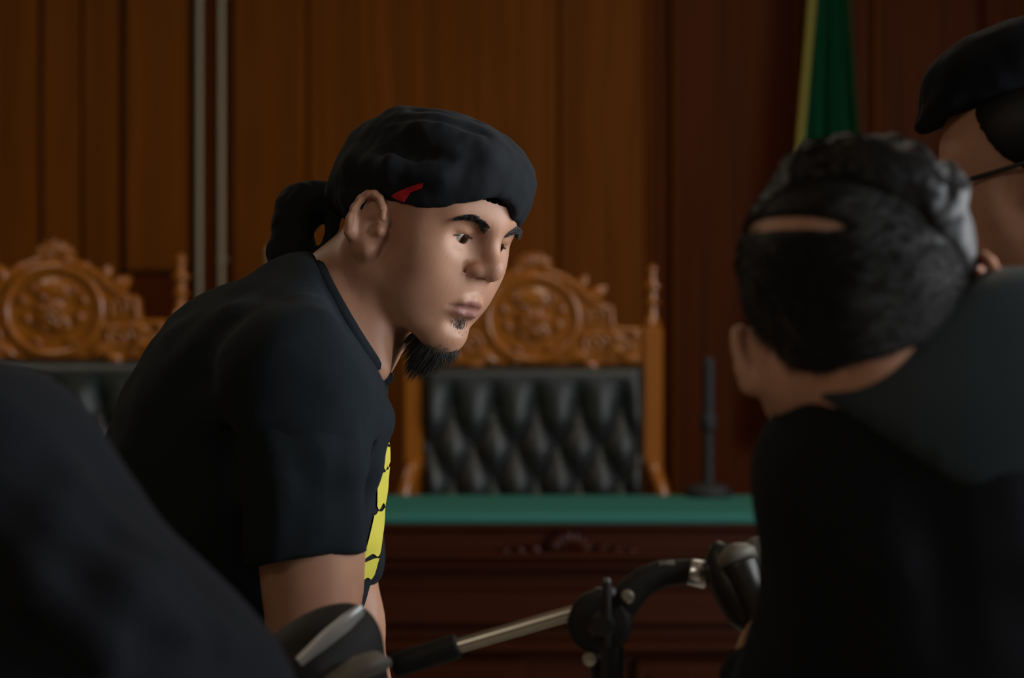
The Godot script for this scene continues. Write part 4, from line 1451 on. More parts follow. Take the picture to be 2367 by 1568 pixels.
# ------------------------------------------------------------------ robed person with the parted hair, from behind
func make_robed() -> void:
	var D := 1.45
	var base := Vector3(0.36, 0.0, -1.42)
	var root := thing("person", "person in black robe seen from behind, short parted dark hair, head bowed", "person", base)
	var B := Basis(Vector3.UP, deg_to_rad(165.0)) * Basis(Vector3.RIGHT, deg_to_rad(20.0)) * Basis(Vector3.BACK, deg_to_rad(-18.0)) * Basis.from_scale(Vector3.ONE * 1.05)
	var H := Transform3D(B, at(2018, 784, D) - base)
	var Hi := H.affine_inverse()
	var hf := head_field()
	hf.cap(Vector3(0, -0.045, -0.03), Hi * (at(2060, 960, 1.43) - base), 0.058, 0.07, 0.03)
	hf.cap(Vector3(0.0, -0.03, -0.04), Hi * (at(2080, 900, 1.42) - base), 0.045, 0.055, 0.03)
	var P := func(x: float, y: float, d: float) -> Vector3: return at(x, y, d) - base
	var bf := Field.new()
	bf.ell(P.call(2250, 1300, 1.43), Vector3(0.13, 0.2, 0.07), 0.05)
	var wr := P.call(1740, 1590, 1.60) as Vector3
	var el := P.call(1900, 1640, 1.47) as Vector3
	bf.cap(P.call(1980, 1120, 1.43), el, 0.045, 0.04, 0.03)
	bf.cap(el, wr, 0.038, 0.026, 0.02)
	var h1 := Field.new()
	h1.cap(el.lerp(wr, 0.7), wr, 0.032, 0.025, 0.02)
	hand_field(h1, wr - Vector3(0, 0.03, 0.0), Vector3(0.06, 0.55, -0.75), Vector3(-0.9, 0.1, 0.3), Vector3(-0.1, 0.8, 0.6), 0.75)
	var sk := skin_mesh([
		[hf, Vector3(-0.12, -0.2, -0.16), Vector3(0.12, 0.15, 0.13), 0.0034, H],
		[bf, Vector3(-0.35, 0.9, -0.3), Vector3(0.3, 1.6, 0.25), 0.014, Transform3D()],
		[h1, wr - Vector3(0.1, 0.1, 0.16), wr + Vector3(0.1, 0.12, 0.08), 0.0032, Transform3D()]], SKIN, Hi)
	var body := part("body", sk, M.skin, root)
	eye_set(body, H)
	# ---- short sides
	var sf := Field.new()
	sf.ell(Vector3(0, 0.045, -0.012), Vector3(0.0805, 0.0885, 0.1035), 0.02)
	sf.ell(Vector3(0, 0.045, 0.036), Vector3(0.066, 0.058, 0.059), 0.03)
	sf.ell(Vector3(0, -0.02, -0.052), Vector3(0.062, 0.06, 0.052), 0.03)
	for s in [-1.0, 1.0]:
		sf.ball(Vector3(s * 0.083, -0.008, -0.004), 0.030, 0.004, 1)
	var tb := PackedFloat32Array()
	var keys := [[0, 0.085], [30, 0.07], [50, 0.045], [70, 0.02], [85, -0.005], [100, 0.02], [112, 0.0], [130, -0.025], [155, -0.045], [180, -0.05], [205, -0.045], [230, -0.025], [248, 0.0], [260, 0.02], [275, -0.005], [290, 0.02], [310, 0.045], [330, 0.07], [360, 0.085]]
	for i in 72:
		var a := i * 5.0
		for k in keys.size() - 1:
			if a >= keys[k][0] and a <= keys[k + 1][0]:
				tb.append(lerpf(keys[k][1], keys[k + 1][1], (a - keys[k][0]) / (keys[k + 1][0] - keys[k][0])))
				break
	sf.keep_above_bearing(tb, 0.006)
	# the shaven parting line, from the left temple round to the back
	var line := [Vector3(0.074, 0.084, -0.02), Vector3(0.072, 0.075, -0.052), Vector3(0.053, 0.053, -0.09), Vector3(0.032, 0.038, -0.106), Vector3(0.012, 0.026, -0.111), Vector3(-0.006, 0.017, -0.108)]
	for i in line.size():
		var dl: Vector3 = (line[i] + Vector3(0, 0.022, 0.0) - Vector3(0, 0.045, -0.012)).normalized()
		line[i] = sf.hit(Vector3(0, 0.045, -0.012) + dl * 0.2, -dl, 0.2)
	sf.chain(line, [0.004, 0.0052, 0.0054, 0.0054, 0.0048, 0.003], 0.003, 1)
	part("short_hair", field_mesh(sf, Vector3(-0.1, -0.1, -0.13), Vector3(0.1, 0.15, 0.12), 0.0032, H), M.hair_short, body)
	# ---- longer top, swept over, above the parting
	var tf := Field.new()
	tf.ell(Vector3(0.0, 0.050, -0.011), Vector3(0.0825, 0.0835, 0.106), 0.02)
	tf.ell(Vector3(-0.024, 0.060, -0.032), Vector3(0.061, 0.060, 0.082), 0.03)
	tf.ell(Vector3(-0.015, 0.060, 0.04), Vector3(0.06, 0.056, 0.058), 0.03)
	tf.shapes.append([2, 2, 0.022, Vector3(0.30, -0.80, -0.52).normalized(), Vector3(0.30, -0.80, -0.52).normalized().dot(Vector3(0.045, 0.080, -0.09))])
	tf.chain(line, [0.004, 0.005, 0.005, 0.005, 0.0045, 0.003], 0.003, 1)
	var rng := RandomNumberGenerator.new()
	rng.seed = 12
	for i in 26:
		var u := rng.randf()
		var x := lerpf(0.03, -0.072, u)
		var yv := lerpf(0.13, 0.055, u * u) + rng.randf_range(-0.01, 0.01)
		var pts := []
		for j in 6:
			var t := j / 5.0
			var zz := lerpf(0.02, -0.10, t) + rng.randf_range(-0.003, 0.003)
			var xx := x + 0.012 * sin(t * 7.0 + i) - 0.012 * t
			var d := Vector3(xx, yv + 0.03 * (1.0 - t) - 0.035 * t * t - 0.05, zz * 0.9)
			var q := tf.hit(Vector3(0, 0.05, -0.01) + d.normalized() * 0.2, -d.normalized(), 0.2)
			if q != Vector3.INF:
				pts.append(q - d.normalized() * 0.0028)
		if pts.size() > 2:
			tf.chain(pts, [0.004, 0.0055, 0.006, 0.0055, 0.0045, 0.003], 0.004)
	tf.ripple = noise(66, 60.0, 2)
	tf.ripple_depth = 0.0015
	var top := part("top_hair", field_mesh(tf, Vector3(-0.11, -0.02, -0.14), Vector3(0.11, 0.17, 0.12), 0.0032, H), M.hair, body)
	var roots := []
	var dirs := []
	for i in 2600:
		var d := Vector3(rng.randfn(-0.25, 0.6), absf(rng.randfn(0.4, 0.5)), rng.randfn(-0.55, 0.6)).normalized()
		var q := tf.hit(Vector3(0, 0.06, -0.01) + d * 0.2, -d, 0.2)
		if q == Vector3.INF:
			continue
		var along := Vector3(-0.5, 0.1, -0.6)
		along = (along - d * along.dot(d)).normalized()
		roots.append(q)
		dirs.append((along + d * 0.12).normalized())
	part("strands", transform_mesh(hairs(roots, dirs, 0.022, 0.0005, rng, Vector3(0, -0.3, 0.1)), H), M.hair, top)
	var sr := []
	var sd := []
	for i in 5200:
		var d := Vector3(rng.randfn(0, 0.8), rng.randfn(-0.1, 0.5), rng.randfn(-0.5, 0.7)).normalized()
		var q := sf.hit(Vector3(0, 0.03, -0.01) + d * 0.2, -d, 0.2)
		if q == Vector3.INF or tf.at_point(q) < 0.001:
			continue
		sr.append(q)
		sd.append((d * 0.55 + Vector3(0, -0.7, 0)).normalized())
	part("stubble", transform_mesh(hairs(sr, sd, 0.006, 0.00045, rng), H), M.hair_short, body)
	# ---- robe
	var s := Field.new()
	s.ball(P.call(1985, 1110, 1.43), 0.062, 0.05)
	s.cap(P.call(2010, 1130, 1.43), P.call(2140, 980, 1.42), 0.064, 0.062, 0.05)
	s.ell(P.call(2290, 1020, 1.41), Vector3(0.15, 0.092, 0.085), 0.06, 0, Vector3(0, 0, 0.36))
	s.ell(P.call(2460, 1000, 1.41), Vector3(0.09, 0.09, 0.085), 0.06)
	s.ell(P.call(2290, 1330, 1.43), Vector3(0.135, 0.2, 0.1), 0.06)
	s.cap(P.call(2300, 1500, 1.45), Vector3(0.03, 0.28, 0.0), 0.125, 0.165, 0.08)
	s.cap(Vector3(0.03, 0.28, 0.0), Vector3(0.03, 0.05, 0.0), 0.165, 0.17, 0.05)
	s.cap(P.call(1985, 1110, 1.43), P.call(1970, 1400, 1.45), 0.062, 0.054, 0.04)
	s.cap(P.call(1970, 1400, 1.45), P.call(1925, 1640, 1.46), 0.056, 0.074, 0.04)
	s.cap(P.call(1925, 1640, 1.46), P.call(1820, 1640, 1.56), 0.07, 0.045, 0.04)
	s.cap(P.call(1820, 1640, 1.56), P.call(1752, 1572, 1.59), 0.040, 0.031, 0.02)
	s.cap(P.call(2500, 1050, 1.42), P.call(2620, 1500, 1.44), 0.066, 0.07, 0.05)
	s.cap(P.call(2620, 1500, 1.44), P.call(2560, 1700, 1.58), 0.07, 0.055, 0.05)
	s.keep_below(Vector3(-0.537, 0.844, 0.0), P.call(1950, 850, 1.40), 0.01)
	# folds of the gown
	for fo in [[[2060, 1180, 1.36], [2070, 1300, 1.345], [2085, 1450, 1.35], [2100, 1600, 1.35]], [[2230, 1140, 1.325], [2290, 1300, 1.33], [2330, 1500, 1.34]], [[2330, 1130, 1.32], [2400, 1300, 1.32], [2450, 1500, 1.33]], [[1935, 1150, 1.38], [1925, 1300, 1.40], [1900, 1450, 1.40]]]:
		var pts := []
		for q in fo:
			pts.append(P.call(q[0], q[1], q[2]))
		s.chain(pts, [0.006, 0.012, 0.012, 0.012], 0.03)
	s.keep_below(Vector3(0, -1, 0), Vector3(0, 0.04, 0))
	s.ripple = noise(29, 7.0, 2)
	s.ripple_depth = 0.006
	var robe := part("robe", field_mesh(s, Vector3(-0.34, 0.02, -0.34), Vector3(0.46, 1.6, 0.30), 0.009), M.robe, root)
	# ---- satin yoke over the shoulders: follows the robe, 5 mm proud, with pointed lower edge
	var y := Field.new()
	y.cap(P.call(1985, 1075, 1.43), P.call(2120, 955, 1.42), 0.066, 0.071, 0.05)
	y.ell(P.call(2270, 1008, 1.41), Vector3(0.157, 0.099, 0.092), 0.06, 0, Vector3(0, 0, 0.36))
	y.ell(P.call(2460, 998, 1.41), Vector3(0.096, 0.096, 0.091), 0.06)
	y.ell(P.call(2290, 1330, 1.43), Vector3(0.141, 0.206, 0.106), 0.06)
	var e1 := P.call(1880, 905, 1.35) as Vector3
	var e2 := P.call(2215, 1132, 1.35) as Vector3
	var e3 := P.call(2420, 1062, 1.35) as Vector3
	y.keep_below(Vector3(0, 0, 1).cross(e2 - e1) * -1.0, e1, 0.004)
	y.keep_below(Vector3(0, 0, 1).cross(e3 - e2) * -1.0, e2, 0.004)
	y.keep_below(Vector3(-0.537, 0.844, 0.0), P.call(1950, 842, 1.40), 0.006)
	part("yoke", field_mesh(y, Vector3(-0.25, 1.2, -0.2), Vector3(0.42, 1.6, 0.25), 0.0065), M.robe_satin, robe)
	for k in [-1.0, 1.0]:
		var g := Field.new()
		var a := Vector3(0.02 + k * 0.1, 0.0, -0.05)
		g.cap(a + Vector3(0, 0.045, 0.05), a + Vector3(0, 0.035, -0.16), 0.042, 0.036, 0.02)
		g.keep_below(Vector3(0, -1, 0), Vector3.ZERO)
		part("shoe", field_mesh(g, a - Vector3(0.1, 0.02, 0.24), a + Vector3(0.1, 0.12, 0.12), 0.012), M.shoe, root)

# ------------------------------------------------------------------ the capped person at the right edge
func make_capped() -> void:
	var base := Vector3(0.55, 0.0, -1.92)
	var root := thing("person", "person in black cap and glasses at the right edge, facing left", "person", base)
	var B := Basis(Vector3.UP, deg_to_rad(-110.0)) * Basis(Vector3.RIGHT, deg_to_rad(18.0))
	var H := Transform3D(B, at(2440, 424, 1.88) - base)
	var Hi := H.affine_inverse()
	var hf := head_field()
	var nk := Vector3(0.02, 1.42, 0.0)
	hf.cap(Vector3(0, -0.045, -0.03), Hi * nk, 0.058, 0.068, 0.03)
	var bf := Field.new()
	bf.cap(nk, Vector3(0.02, 1.2, 0), 0.06, 0.1, 0.05)
	var sk := skin_mesh([[hf, Vector3(-0.14, -0.26, -0.26), Vector3(0.14, 0.15, 0.13), 0.0036, H], [bf, Vector3(-0.2, 1.1, -0.2), Vector3(0.2, 1.5, 0.2), 0.015, Transform3D()]], SKIN, Hi)
	var body := part("body", sk, M.skin, root)
	eye_set(body, H)
	# hair at the temple and back
	var sf := Field.new()
	sf.ell(Vector3(0, 0.045, -0.014), Vector3(0.0825, 0.088, 0.1035), 0.02)
	sf.ell(Vector3(0, 0.05, 0.03), Vector3(0.071, 0.058, 0.052), 0.03)
	sf.ell(Vector3(0, -0.02, -0.052), Vector3(0.062, 0.06, 0.052), 0.03)
	for s in [-1.0, 1.0]:
		sf.ball(Vector3(s * 0.085, -0.012, -0.014), 0.026, 0.004, 1)
	var tb := PackedFloat32Array()
	var keys := [[0, 0.12], [48, 0.11], [56, 0.07], [64, 0.035], [77, 0.012], [86, -0.02], [95, 0.015], [115, 0.0], [140, -0.045], [180, -0.06]]
	for i in 72:
		var a := i * 5.0
		if a > 180.0:
			a = 360.0 - a
		for k in keys.size() - 1:
			if a >= keys[k][0] and a <= keys[k + 1][0]:
				tb.append(lerpf(keys[k][1], keys[k + 1][1], (a - keys[k][0]) / (keys[k + 1][0] - keys[k][0])))
				break
	sf.keep_above_bearing(tb, 0.005)
	part("hair", field_mesh(sf, Vector3(-0.1, -0.09, -0.13), Vector3(0.1, 0.15, 0.12), 0.004, H), M.hair, body)
	# flat cap with a short peak
	var c := Field.new()
	c.ell(Vector3(0, 0.118, -0.022), Vector3(0.094, 0.046, 0.112), 0.02)
	c.ell(Vector3(0, 0.122, 0.03), Vector3(0.074, 0.03, 0.058), 0.03)
	c.ell(Vector3(0, 0.107, 0.066), Vector3(0.062, 0.014, 0.046), 0.02, 0, Vector3(0.3, 0, 0))
	c.ell(Vector3(0, 0.078, 0.066), Vector3(0.05, 0.022, 0.04), 0.01, 1, Vector3(0.3, 0, 0))
	c.keep_below(Vector3(0, -1, 0.0), Vector3(0, 0.088, 0), 0.008)
	c.ripple = noise(37, 18.0, 2)
	c.ripple_depth = 0.003
	part("cap", field_mesh(c, Vector3(-0.11, 0.06, -0.15), Vector3(0.11, 0.19, 0.17), 0.0045, H), M.robe, root)
	# moustache and chin beard
	var gb := Field.new()
	gb.ell(Vector3(0, -0.09, 0.072), Vector3(0.03, 0.018, 0.026), 0.02)
	gb.chain([Vector3(-0.027, -0.05, 0.085), Vector3(-0.01, -0.036, 0.096), Vector3(0.01, -0.036, 0.096), Vector3(0.027, -0.05, 0.085)], [0.004, 0.006, 0.006, 0.004], 0.006)
	gb.ripple = noise(38, 120.0, 2)
	gb.ripple_depth = 0.003
	part("beard", field_mesh(gb, Vector3(-0.05, -0.13, 0.03), Vector3(0.05, -0.01, 0.12), 0.004, H), M.beard, body)
	# spectacles
	var g := thing("spectacles", "dark framed glasses on the face of the capped person", "glasses", base + H * Vector3(0, 0.022, 0.09))
	var G := Transform3D(Basis(), base - g.position) * H
	var fr := Node3D.new()
	for s in [-1.0, 1.0]:
		var rim := []
		for i in 24:
			var a := TAU * i / 24
			rim.append(G * Vector3(s * (0.033 + 0.025 * signf(cos(a)) * pow(absf(cos(a)), 0.7)), 0.014 + 0.019 * signf(sin(a)) * pow(absf(sin(a)), 0.7), 0.096 - 0.008 * absf(cos(a) * 0.5 + 0.5)))
		var r := part("rim", tube(rim, [0.0024], 8, true), M.black_plastic, g)
		var lens_v := PackedVector3Array([G * Vector3(s * 0.033, 0.014, 0.094)])
		var li := PackedInt32Array()
		for p in rim:
			lens_v.append(p)
		for i in 24:
			li.append_array(PackedInt32Array([0, 1 + i, 1 + (i + 1) % 24]))
		part("lens", smooth_mesh(lens_v, li), M.pane, g)
		part("temple_arm", tube([G * Vector3(s * 0.058, 0.022, 0.088), G * Vector3(s * 0.072, 0.023, 0.07), G * Vector3(s * 0.0815, 0.020, 0.02), G * Vector3(s * 0.084, 0.016, -0.012), G * Vector3(s * 0.082, 0.0, -0.032)], [0.0028, 0.0026, 0.0022, 0.0022, 0.002], 8), M.black_plastic, g)
	part("bridge", tube([G * Vector3(-0.009, 0.02, 0.096), G * Vector3(0, 0.024, 0.1), G * Vector3(0.009, 0.02, 0.096)], [0.0022], 8), M.black_plastic, g)
	fr.free()
	# dark jacket and trousers
	var s := Field.new()
	s.cap(Vector3(0.03, 1.37, 0.17), Vector3(0.03, 1.37, -0.17), 0.07, 0.07, 0.05)
	s.ell(Vector3(0.03, 1.2, 0), Vector3(0.12, 0.22, 0.19), 0.06)
	s.ell(Vector3(0.03, 0.98, 0), Vector3(0.12, 0.2, 0.17), 0.06)
	s.keep_below(Vector3(-0.3, 1, 0), Vector3(0.02, 1.405, 0), 0.006)
	for k in [-1.0, 1.0]:
		s.cap(Vector3(0.03, 1.36, k * 0.19), Vector3(0.05, 1.08, k * 0.24), 0.065, 0.055, 0.04)
		s.cap(Vector3(0.05, 1.08, k * 0.24), Vector3(-0.02, 0.86, k * 0.22), 0.055, 0.045, 0.03)
	part("jacket", field_mesh(s, Vector3(-0.25, 0.72, -0.34), Vector3(0.28, 1.5, 0.34), 0.013), M.robe, root)
	for k in [-1.0, 1.0]:
		var hh := Field.new()
		hand_field(hh, Vector3(-0.02, 0.85, k * 0.22), Vector3(-0.2, -1, 0), Vector3(0.2, 0, k), Vector3(-1, 0, 0), 0.4)
		part("hand", skin_mesh([[hh, Vector3(-0.16, 0.62, k * 0.22 - 0.09), Vector3(0.08, 0.9, k * 0.22 + 0.09), 0.006, Transform3D()]], SKIN, Transform3D(Basis(), Vector3(0, -5, 0))), M.skin, body)
	legs(root, Vector3(0.03, 0.92, 0), Vector3(0, 0, 1), Vector3(-1, 0, 0), M.trousers)

# ------------------------------------------------------------------ the robed person in the left foreground
func make_foreground() -> void:
	var base := Vector3(-0.58, 0.0, -1.28)
	var root := thing("person", "black robed shoulder and arm of person in the left foreground", "person", base)
	var P := func(x: float, y: float, d: float) -> Vector3: return at(x, y, d) - base
	var H := Transform3D(Basis(Vector3.UP, deg_to_rad(170.0)) * Basis(Vector3.RIGHT, deg_to_rad(8.0)), Vector3(-0.02, 1.63, -0.03))
	var Hi := H.affine_inverse()
	var hf := head_field()
	hf.cap(Vector3(0, -0.045, -0.03), Hi * Vector3(-0.02, 1.45, 0.0), 0.058, 0.07, 0.03)
	var wr := P.call(725, 1710, 1.42) as Vector3
	var el := P.call(485, 1670, 1.32) as Vector3
	var bf := Field.new()
	bf.cap(P.call(-35, 1130, 1.3), el, 0.045, 0.04, 0.03)
	bf.cap(el, wr, 0.038, 0.026, 0.02)
	bf.cap(Vector3(-0.02, 1.47, 0.0), Vector3(-0.02, 1.2, 0.0), 0.06, 0.1, 0.05)
	bf.cap(Vector3(-0.02, 1.33, 0.0), P.call(-35, 1130, 1.3), 0.06, 0.045, 0.05)
	var h1 := Field.new()
	h1.cap(el.lerp(wr, 0.8), wr, 0.03, 0.025, 0.02)
	hand_field(h1, wr, Vector3(0.75, -0.3, -0.5), Vector3(0.2, 0.9, 0.2), Vector3(-0.3, 0.2, -0.9), 0.5)
	var sk := skin_mesh([[hf, Vector3(-0.12, -0.2, -0.15), Vector3(0.12, 0.15, 0.13), 0.006, H], [bf, Vector3(-0.25, 1.0, -0.3), Vector3(0.5, 1.55, 0.2), 0.014, Transform3D()], [h1, wr - Vector3(0.08, 0.18, 0.2), wr + Vector3(0.2, 0.1, 0.1), 0.005, Transform3D()]], SKIN, Hi)
	var body := part("body", sk, M.skin, root)
	eye_set(body, H)
	var sf := Field.new()
	sf.ell(Vector3(0, 0.05, -0.014), Vector3(0.084, 0.092, 0.106), 0.02)
	sf.ell(Vector3(0, -0.02, -0.052), Vector3(0.064, 0.06, 0.054), 0.03)
	sf.keep_below(Vector3(0, -0.6, 0.8), Vector3(0, 0.04, 0.055), 0.01)
	for s in [-1.0, 1.0]:
		sf.ball(Vector3(s * 0.085, -0.012, -0.008), 0.03, 0.004, 1)
	part("hair", field_mesh(sf, Vector3(-0.1, -0.1, -0.13), Vector3(0.1, 0.16, 0.12), 0.006, H), M.hair, body)
	var s := Field.new()
	s.ball(P.call(-75, 1135, 1.3), 0.064, 0.05)
	s.cap(P.call(-75, 1135, 1.3), P.call(395, 1645, 1.31), 0.065, 0.063, 0.05)
	s.cap(P.call(395, 1645, 1.31), P.call(605, 1770, 1.38), 0.062, 0.055, 0.04)
	s.cap(P.call(-35, 1140, 1.3), P.call(165, 1670, 1.3), 0.07, 0.13, 0.06)
	s.cap(Vector3(-0.02, 1.40, 0.0), P.call(-75, 1135, 1.3), 0.075, 0.066, 0.05)
	s.cap(Vector3(-0.02, 1.40, 0.0), Vector3(-0.22, 1.36, 0.0), 0.075, 0.064, 0.05)
	s.ell(Vector3(-0.02, 1.2, 0.0), Vector3(0.2, 0.24, 0.12), 0.06)
	s.cap(Vector3(-0.02, 1.0, 0.0), Vector3(-0.02, 0.3, 0.0), 0.17, 0.2, 0.06)
	s.cap(Vector3(-0.02, 0.3, 0.0), Vector3(-0.02, 0.06, 0.0), 0.2, 0.21, 0.06)
	s.cap(Vector3(-0.22, 1.36, 0.0), Vector3(-0.3, 0.95, 0.0), 0.066, 0.08, 0.05)
	s.cap(Vector3(-0.3, 0.95, 0.0), Vector3(-0.28, 0.75, -0.1), 0.075, 0.06, 0.05)
	for fo in [[[-15, 970, 1.249], [145, 1130, 1.239], [365, 1330, 1.239], [525, 1470, 1.254]], [[-25, 1080, 1.224], [125, 1220, 1.214], [295, 1380, 1.204], [445, 1460, 1.224]], [[-35, 1190, 1.214], [85, 1360, 1.194], [245, 1510, 1.184]]]:
		var pts := []
		for q in fo:
			pts.append(P.call(q[0], q[1], q[2]))
		s.chain(pts, [0.006, 0.010, 0.010, 0.006], 0.025)
	s.keep_below(Vector3(0, -1, 0), Vector3(0, 0.04, 0))
	s.ripple = noise(43, 8.0, 2)
	s.ripple_depth = 0.006
	part("robe", field_mesh(s, Vector3(-0.42, 0.02, -0.3), Vector3(0.52, 1.52, 0.24), 0.0095), M.robe, root)
	for k in [-1.0, 1.0]:
		var g := Field.new()
		var a := Vector3(-0.02 + k * 0.1, 0.0, -0.05)
		g.cap(a + Vector3(0, 0.045, 0.05), a + Vector3(0, 0.035, -0.16), 0.042, 0.036, 0.02)
		g.keep_below(Vector3(0, -1, 0), Vector3.ZERO)
		part("shoe", field_mesh(g, a - Vector3(0.1, 0.02, 0.24), a + Vector3(0.1, 0.12, 0.12), 0.012), M.shoe, root)

# ------------------------------------------------------------------ microphone stand and chrome chair
func make_stand() -> void:
	var D := 1.72
	var foot := at(1402, 784, D)
	foot.y = 0.0
	var t := thing("microphone_stand", "black boom microphone stand with silver boom tube and round clutch", "microphone stand", foot)
	var P := func(x: float, y: float, d: float) -> Vector3: return at(x, y, d) - foot
	var cl := P.call(1388, 1438, D) as Vector3
	part("base", lathe([[0.0, 0.0], [0.105, 0.0], [0.11, 0.012], [0.1, 0.024], [0.03, 0.032], [0.0, 0.032]], 28), M.black_plastic, t)
	part("pole", lathe([[0.0, 0.03], [0.0125, 0.03], [0.0125, 0.8], [0.0, 0.8]], 16), M.black_plastic, t)
	part("pole_sleeve", lathe([[0.0, 0.78], [0.014, 0.78], [0.0155, 0.8], [0.0155, cl.y + 0.02], [0.011, cl.y + 0.03], [0.0, cl.y + 0.03]], 16), M.black_plastic, t)
	part("locking_pin", lathe([[0.0, 0.0], [0.0042, 0.0], [0.0042, 0.058], [0.003, 0.061], [0.0, 0.061]], 12), M.dark_steel, t, P.call(1402, 1445, D - 0.028) + Vector3(0, -0.02, 0))
	# round clutch: two friction discs
	var disc := lathe([[0.0, -0.014], [0.024, -0.014], [0.0285, -0.01], [0.029, 0.0], [0.0285, 0.01], [0.024, 0.014], [0.012, 0.016], [0.0, 0.016]], 28)
	part("clutch", disc, M.black_rubber, t, cl, Vector3(PI / 2, 0, 0.1))
	part("clutch_knob", lathe([[0.0, 0.0], [0.011, 0.0], [0.013, 0.012], [0.009, 0.02], [0.0, 0.021]], 14), M.black_plastic, t, cl + Vector3(0, 0, 0.012), Vector3(PI / 2, 0, 0))
	part("lower_screw", lathe([[0.0, 0.0], [0.006, 0.0], [0.006, 0.01], [0.0, 0.011]], 12), M.satin_steel, t, P.call(1362, 1522, D - 0.01), Vector3(PI / 2, 0, 0))
	var a := P.call(910, 1541, D + 0.01) as Vector3
	var b := P.call(1060, 1494, D + 0.005) as Vector3
	var c := P.call(1330, 1416, D) as Vector3
	part("boom_tube", tube([b.lerp(c, -0.05), c], [0.0066, 0.0066], 16), M.satin_steel, t)
	part("boom_grip", tube([a, a.lerp(b, 0.04), b.lerp(a, 0.04), b], [0.0095, 0.0115, 0.0115, 0.0095], 16), M.black_rubber, t)
	# flexible neck and clip beyond the clutch
	var neck := [P.call(1425, 1420, D), P.call(1455, 1376, D), P.call(1490, 1344, D), P.call(1535, 1326, D), P.call(1590, 1322, D), P.call(1640, 1330, D)]
	part("neck", tube(neck, [0.0155, 0.0145, 0.0135, 0.0125, 0.0115, 0.011], 16), M.black_rubber, t)
	part("tape_band", tube([P.call(1524, 1313, D - 0.004), P.call(1560, 1310, D - 0.004)], [0.0055, 0.0055], 12), M.grey_plastic, t)
	part("neck_screw", lathe([[0.0, 0.0], [0.006, 0.0], [0.006, 0.009], [0.004, 0.012], [0.0, 0.012]], 12), M.satin_steel, t, P.call(1450, 1378, D - 0.012), Vector3(PI / 2, 0, 0))
	part("neck_collar", tube([P.call(1592, 1322, D), P.call(1633, 1330, D)], [0.0118, 0.0128], 16), M.chrome, t)
	var ca := P.call(1652, 1258, D - 0.005) as Vector3
	var cb := P.call(1742, 1450, D - 0.03) as Vector3
	part("clip", tube([ca, ca.lerp(cb, 0.12), ca.lerp(cb, 0.5), ca.lerp(cb, 0.85), cb], [0.006, 0.014, 0.021, 0.019, 0.012], 18), M.black_plastic, t)
	# the microphone held in the clip
	var m := thing("microphone", "dark handheld microphone in the clip of the boom stand", "microphone", foot + P.call(1715, 1345, D - 0.02))
	var o := m.position - foot
	var ma := P.call(1690, 1262, D - 0.02) - o as Vector3
	var mb := P.call(1768, 1432, D - 0.045) - o as Vector3
	part("handle", tube([ma.lerp(mb, 0.25), ma.lerp(mb, 0.3), mb], [0.016, 0.0165, 0.0125], 20), M.dark_steel, m)
	part("grille", tube([ma, ma.lerp(mb, 0.06), ma.lerp(mb, 0.14), ma.lerp(mb, 0.25)], [0.006, 0.014, 0.0185, 0.0175], 20), M.grey_plastic, m)
	var k := thing("microphone", "second grey microphone head partly hidden by the robe", "microphone", foot + P.call(1758, 1288, D + 0.03))
	part("grille", field_sphere(0.019), M.grey_plastic, k, Vector3.ZERO)
	part("handle", tube([Vector3(0.004, -0.012, 0), Vector3(0.03, -0.15, 0.02)], [0.014, 0.011], 16), M.black_plastic, k)

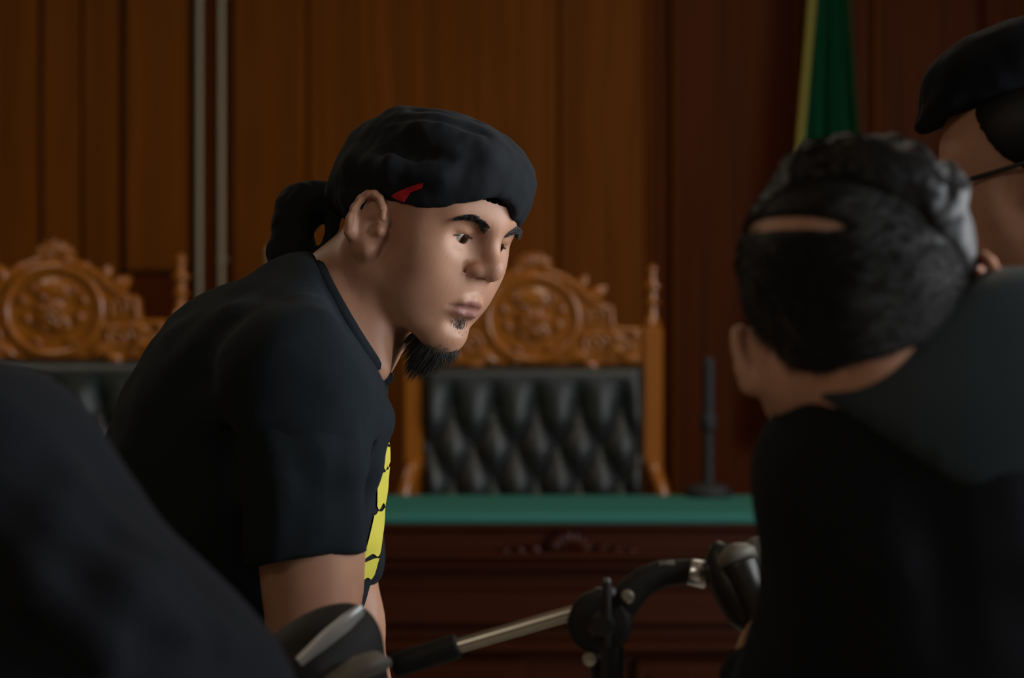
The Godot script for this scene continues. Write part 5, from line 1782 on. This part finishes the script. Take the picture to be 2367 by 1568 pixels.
func make_chrome_chair() -> void:
	var D := 1.66
	var foot := at(760, 784, D)
	foot.y = 0.0
	var t := thing("office_chair", "black padded chair with chrome trim before the man's forearm", "chair", foot)
	var P := func(x: float, y: float, d: float) -> Vector3: return at(x, y, d) - foot
	var f := Field.new()
	f.cap(P.call(690, 1510, D), P.call(812, 1445, D + 0.04), 0.014, 0.011, 0.02)
	f.cap(P.call(700, 1570, D - 0.01), P.call(812, 1485, D + 0.03), 0.028, 0.017, 0.02)
	f.cap(P.call(700, 1680, D - 0.01), P.call(825, 1640, D + 0.05), 0.03, 0.024, 0.05)
	f.cap(P.call(700, 1560, D), P.call(700, 1760, D), 0.03, 0.03, 0.04)
	f.cap(P.call(812, 1490, D + 0.05), P.call(812, 1700, D + 0.05), 0.017, 0.02, 0.03)
	f.ell(P.call(760, 1640, D + 0.03), Vector3(0.04, 0.08, 0.03), 0.04)
	part("back_pad", field_mesh(f, P.call(600, 1900, D + 0.12), P.call(930, 1380, D - 0.1), 0.005), M.black_rubber, t)
	part("chrome_trim", tube([P.call(690, 1532, D - 0.045), P.call(756, 1476, D - 0.032), P.call(800, 1440, D - 0.022), P.call(833, 1412, D - 0.01)], [0.006, 0.0088, 0.0092, 0.007], 16, false, 0.6, Vector3(0.3, 0.9, 0.3)), M.silver_trim, t)
	part("armrest", tube([P.call(760, 1590, D - 0.04), P.call(830, 1545, D - 0.03), P.call(868, 1532, D - 0.02), P.call(892, 1534, D - 0.01)], [0.012, 0.0135, 0.0125, 0.007], 14, false, 0.8), M.grey_plastic, t)
	part("arm_post", tube([P.call(800, 1570, D - 0.03), Vector3(0.02, 0.5, 0.03)], [0.012, 0.012], 12), M.black_plastic, t)
	part("back_post", tube([P.call(760, 1740, D + 0.02), Vector3(0.0, 0.46, -0.02)], [0.016, 0.016], 12), M.black_plastic, t)
	part("seat", box(Vector3(-0.2, 0.43, -0.06), Vector3(0.16, 0.5, 0.34), 0.03), M.black_plastic, t)
	part("column", lathe([[0.0, 0.07], [0.025, 0.07], [0.025, 0.43], [0.0, 0.43]], 16), M.chrome, t, Vector3(0, 0, 0.14))
	for i in 5:
		var a := TAU * i / 5.0
		var e := Vector3(cos(a) * 0.18, 0.06, sin(a) * 0.18 + 0.14)
		var leg := part("leg", tube([Vector3(0, 0.085, 0.14), e], [0.02, 0.014], 10), M.black_plastic, t)
		part("castor", field_sphere(0.025), M.black_rubber, leg, Vector3(e.x, 0.025, e.z))

func _ready() -> void:
	var t0 := Time.get_ticks_msec()
	make_view()
	make_materials()
	make_room()
	make_bench()
	make_chair("carved wooden armchair with buttoned black leather back behind green bench centre", Vector3((1232.0 - 1183.5) / FOCAL * 5.2, 0.35, -5.2), 0.0, 0.0)
	make_chair("carved wooden armchair at left edge, partly hidden by the leaning man", Vector3((128.0 - 1183.5) / FOCAL * 4.95, 0.35, -4.95), 0.0, 0.018)
	make_flag()
	print("setting ", Time.get_ticks_msec() - t0)
	make_man()
	print("man ", Time.get_ticks_msec() - t0)
	make_robed()
	print("robed ", Time.get_ticks_msec() - t0)
	make_capped()
	make_foreground()
	print("others ", Time.get_ticks_msec() - t0)
	make_stand()
	make_chrome_chair()
	print("all ", Time.get_ticks_msec() - t0)
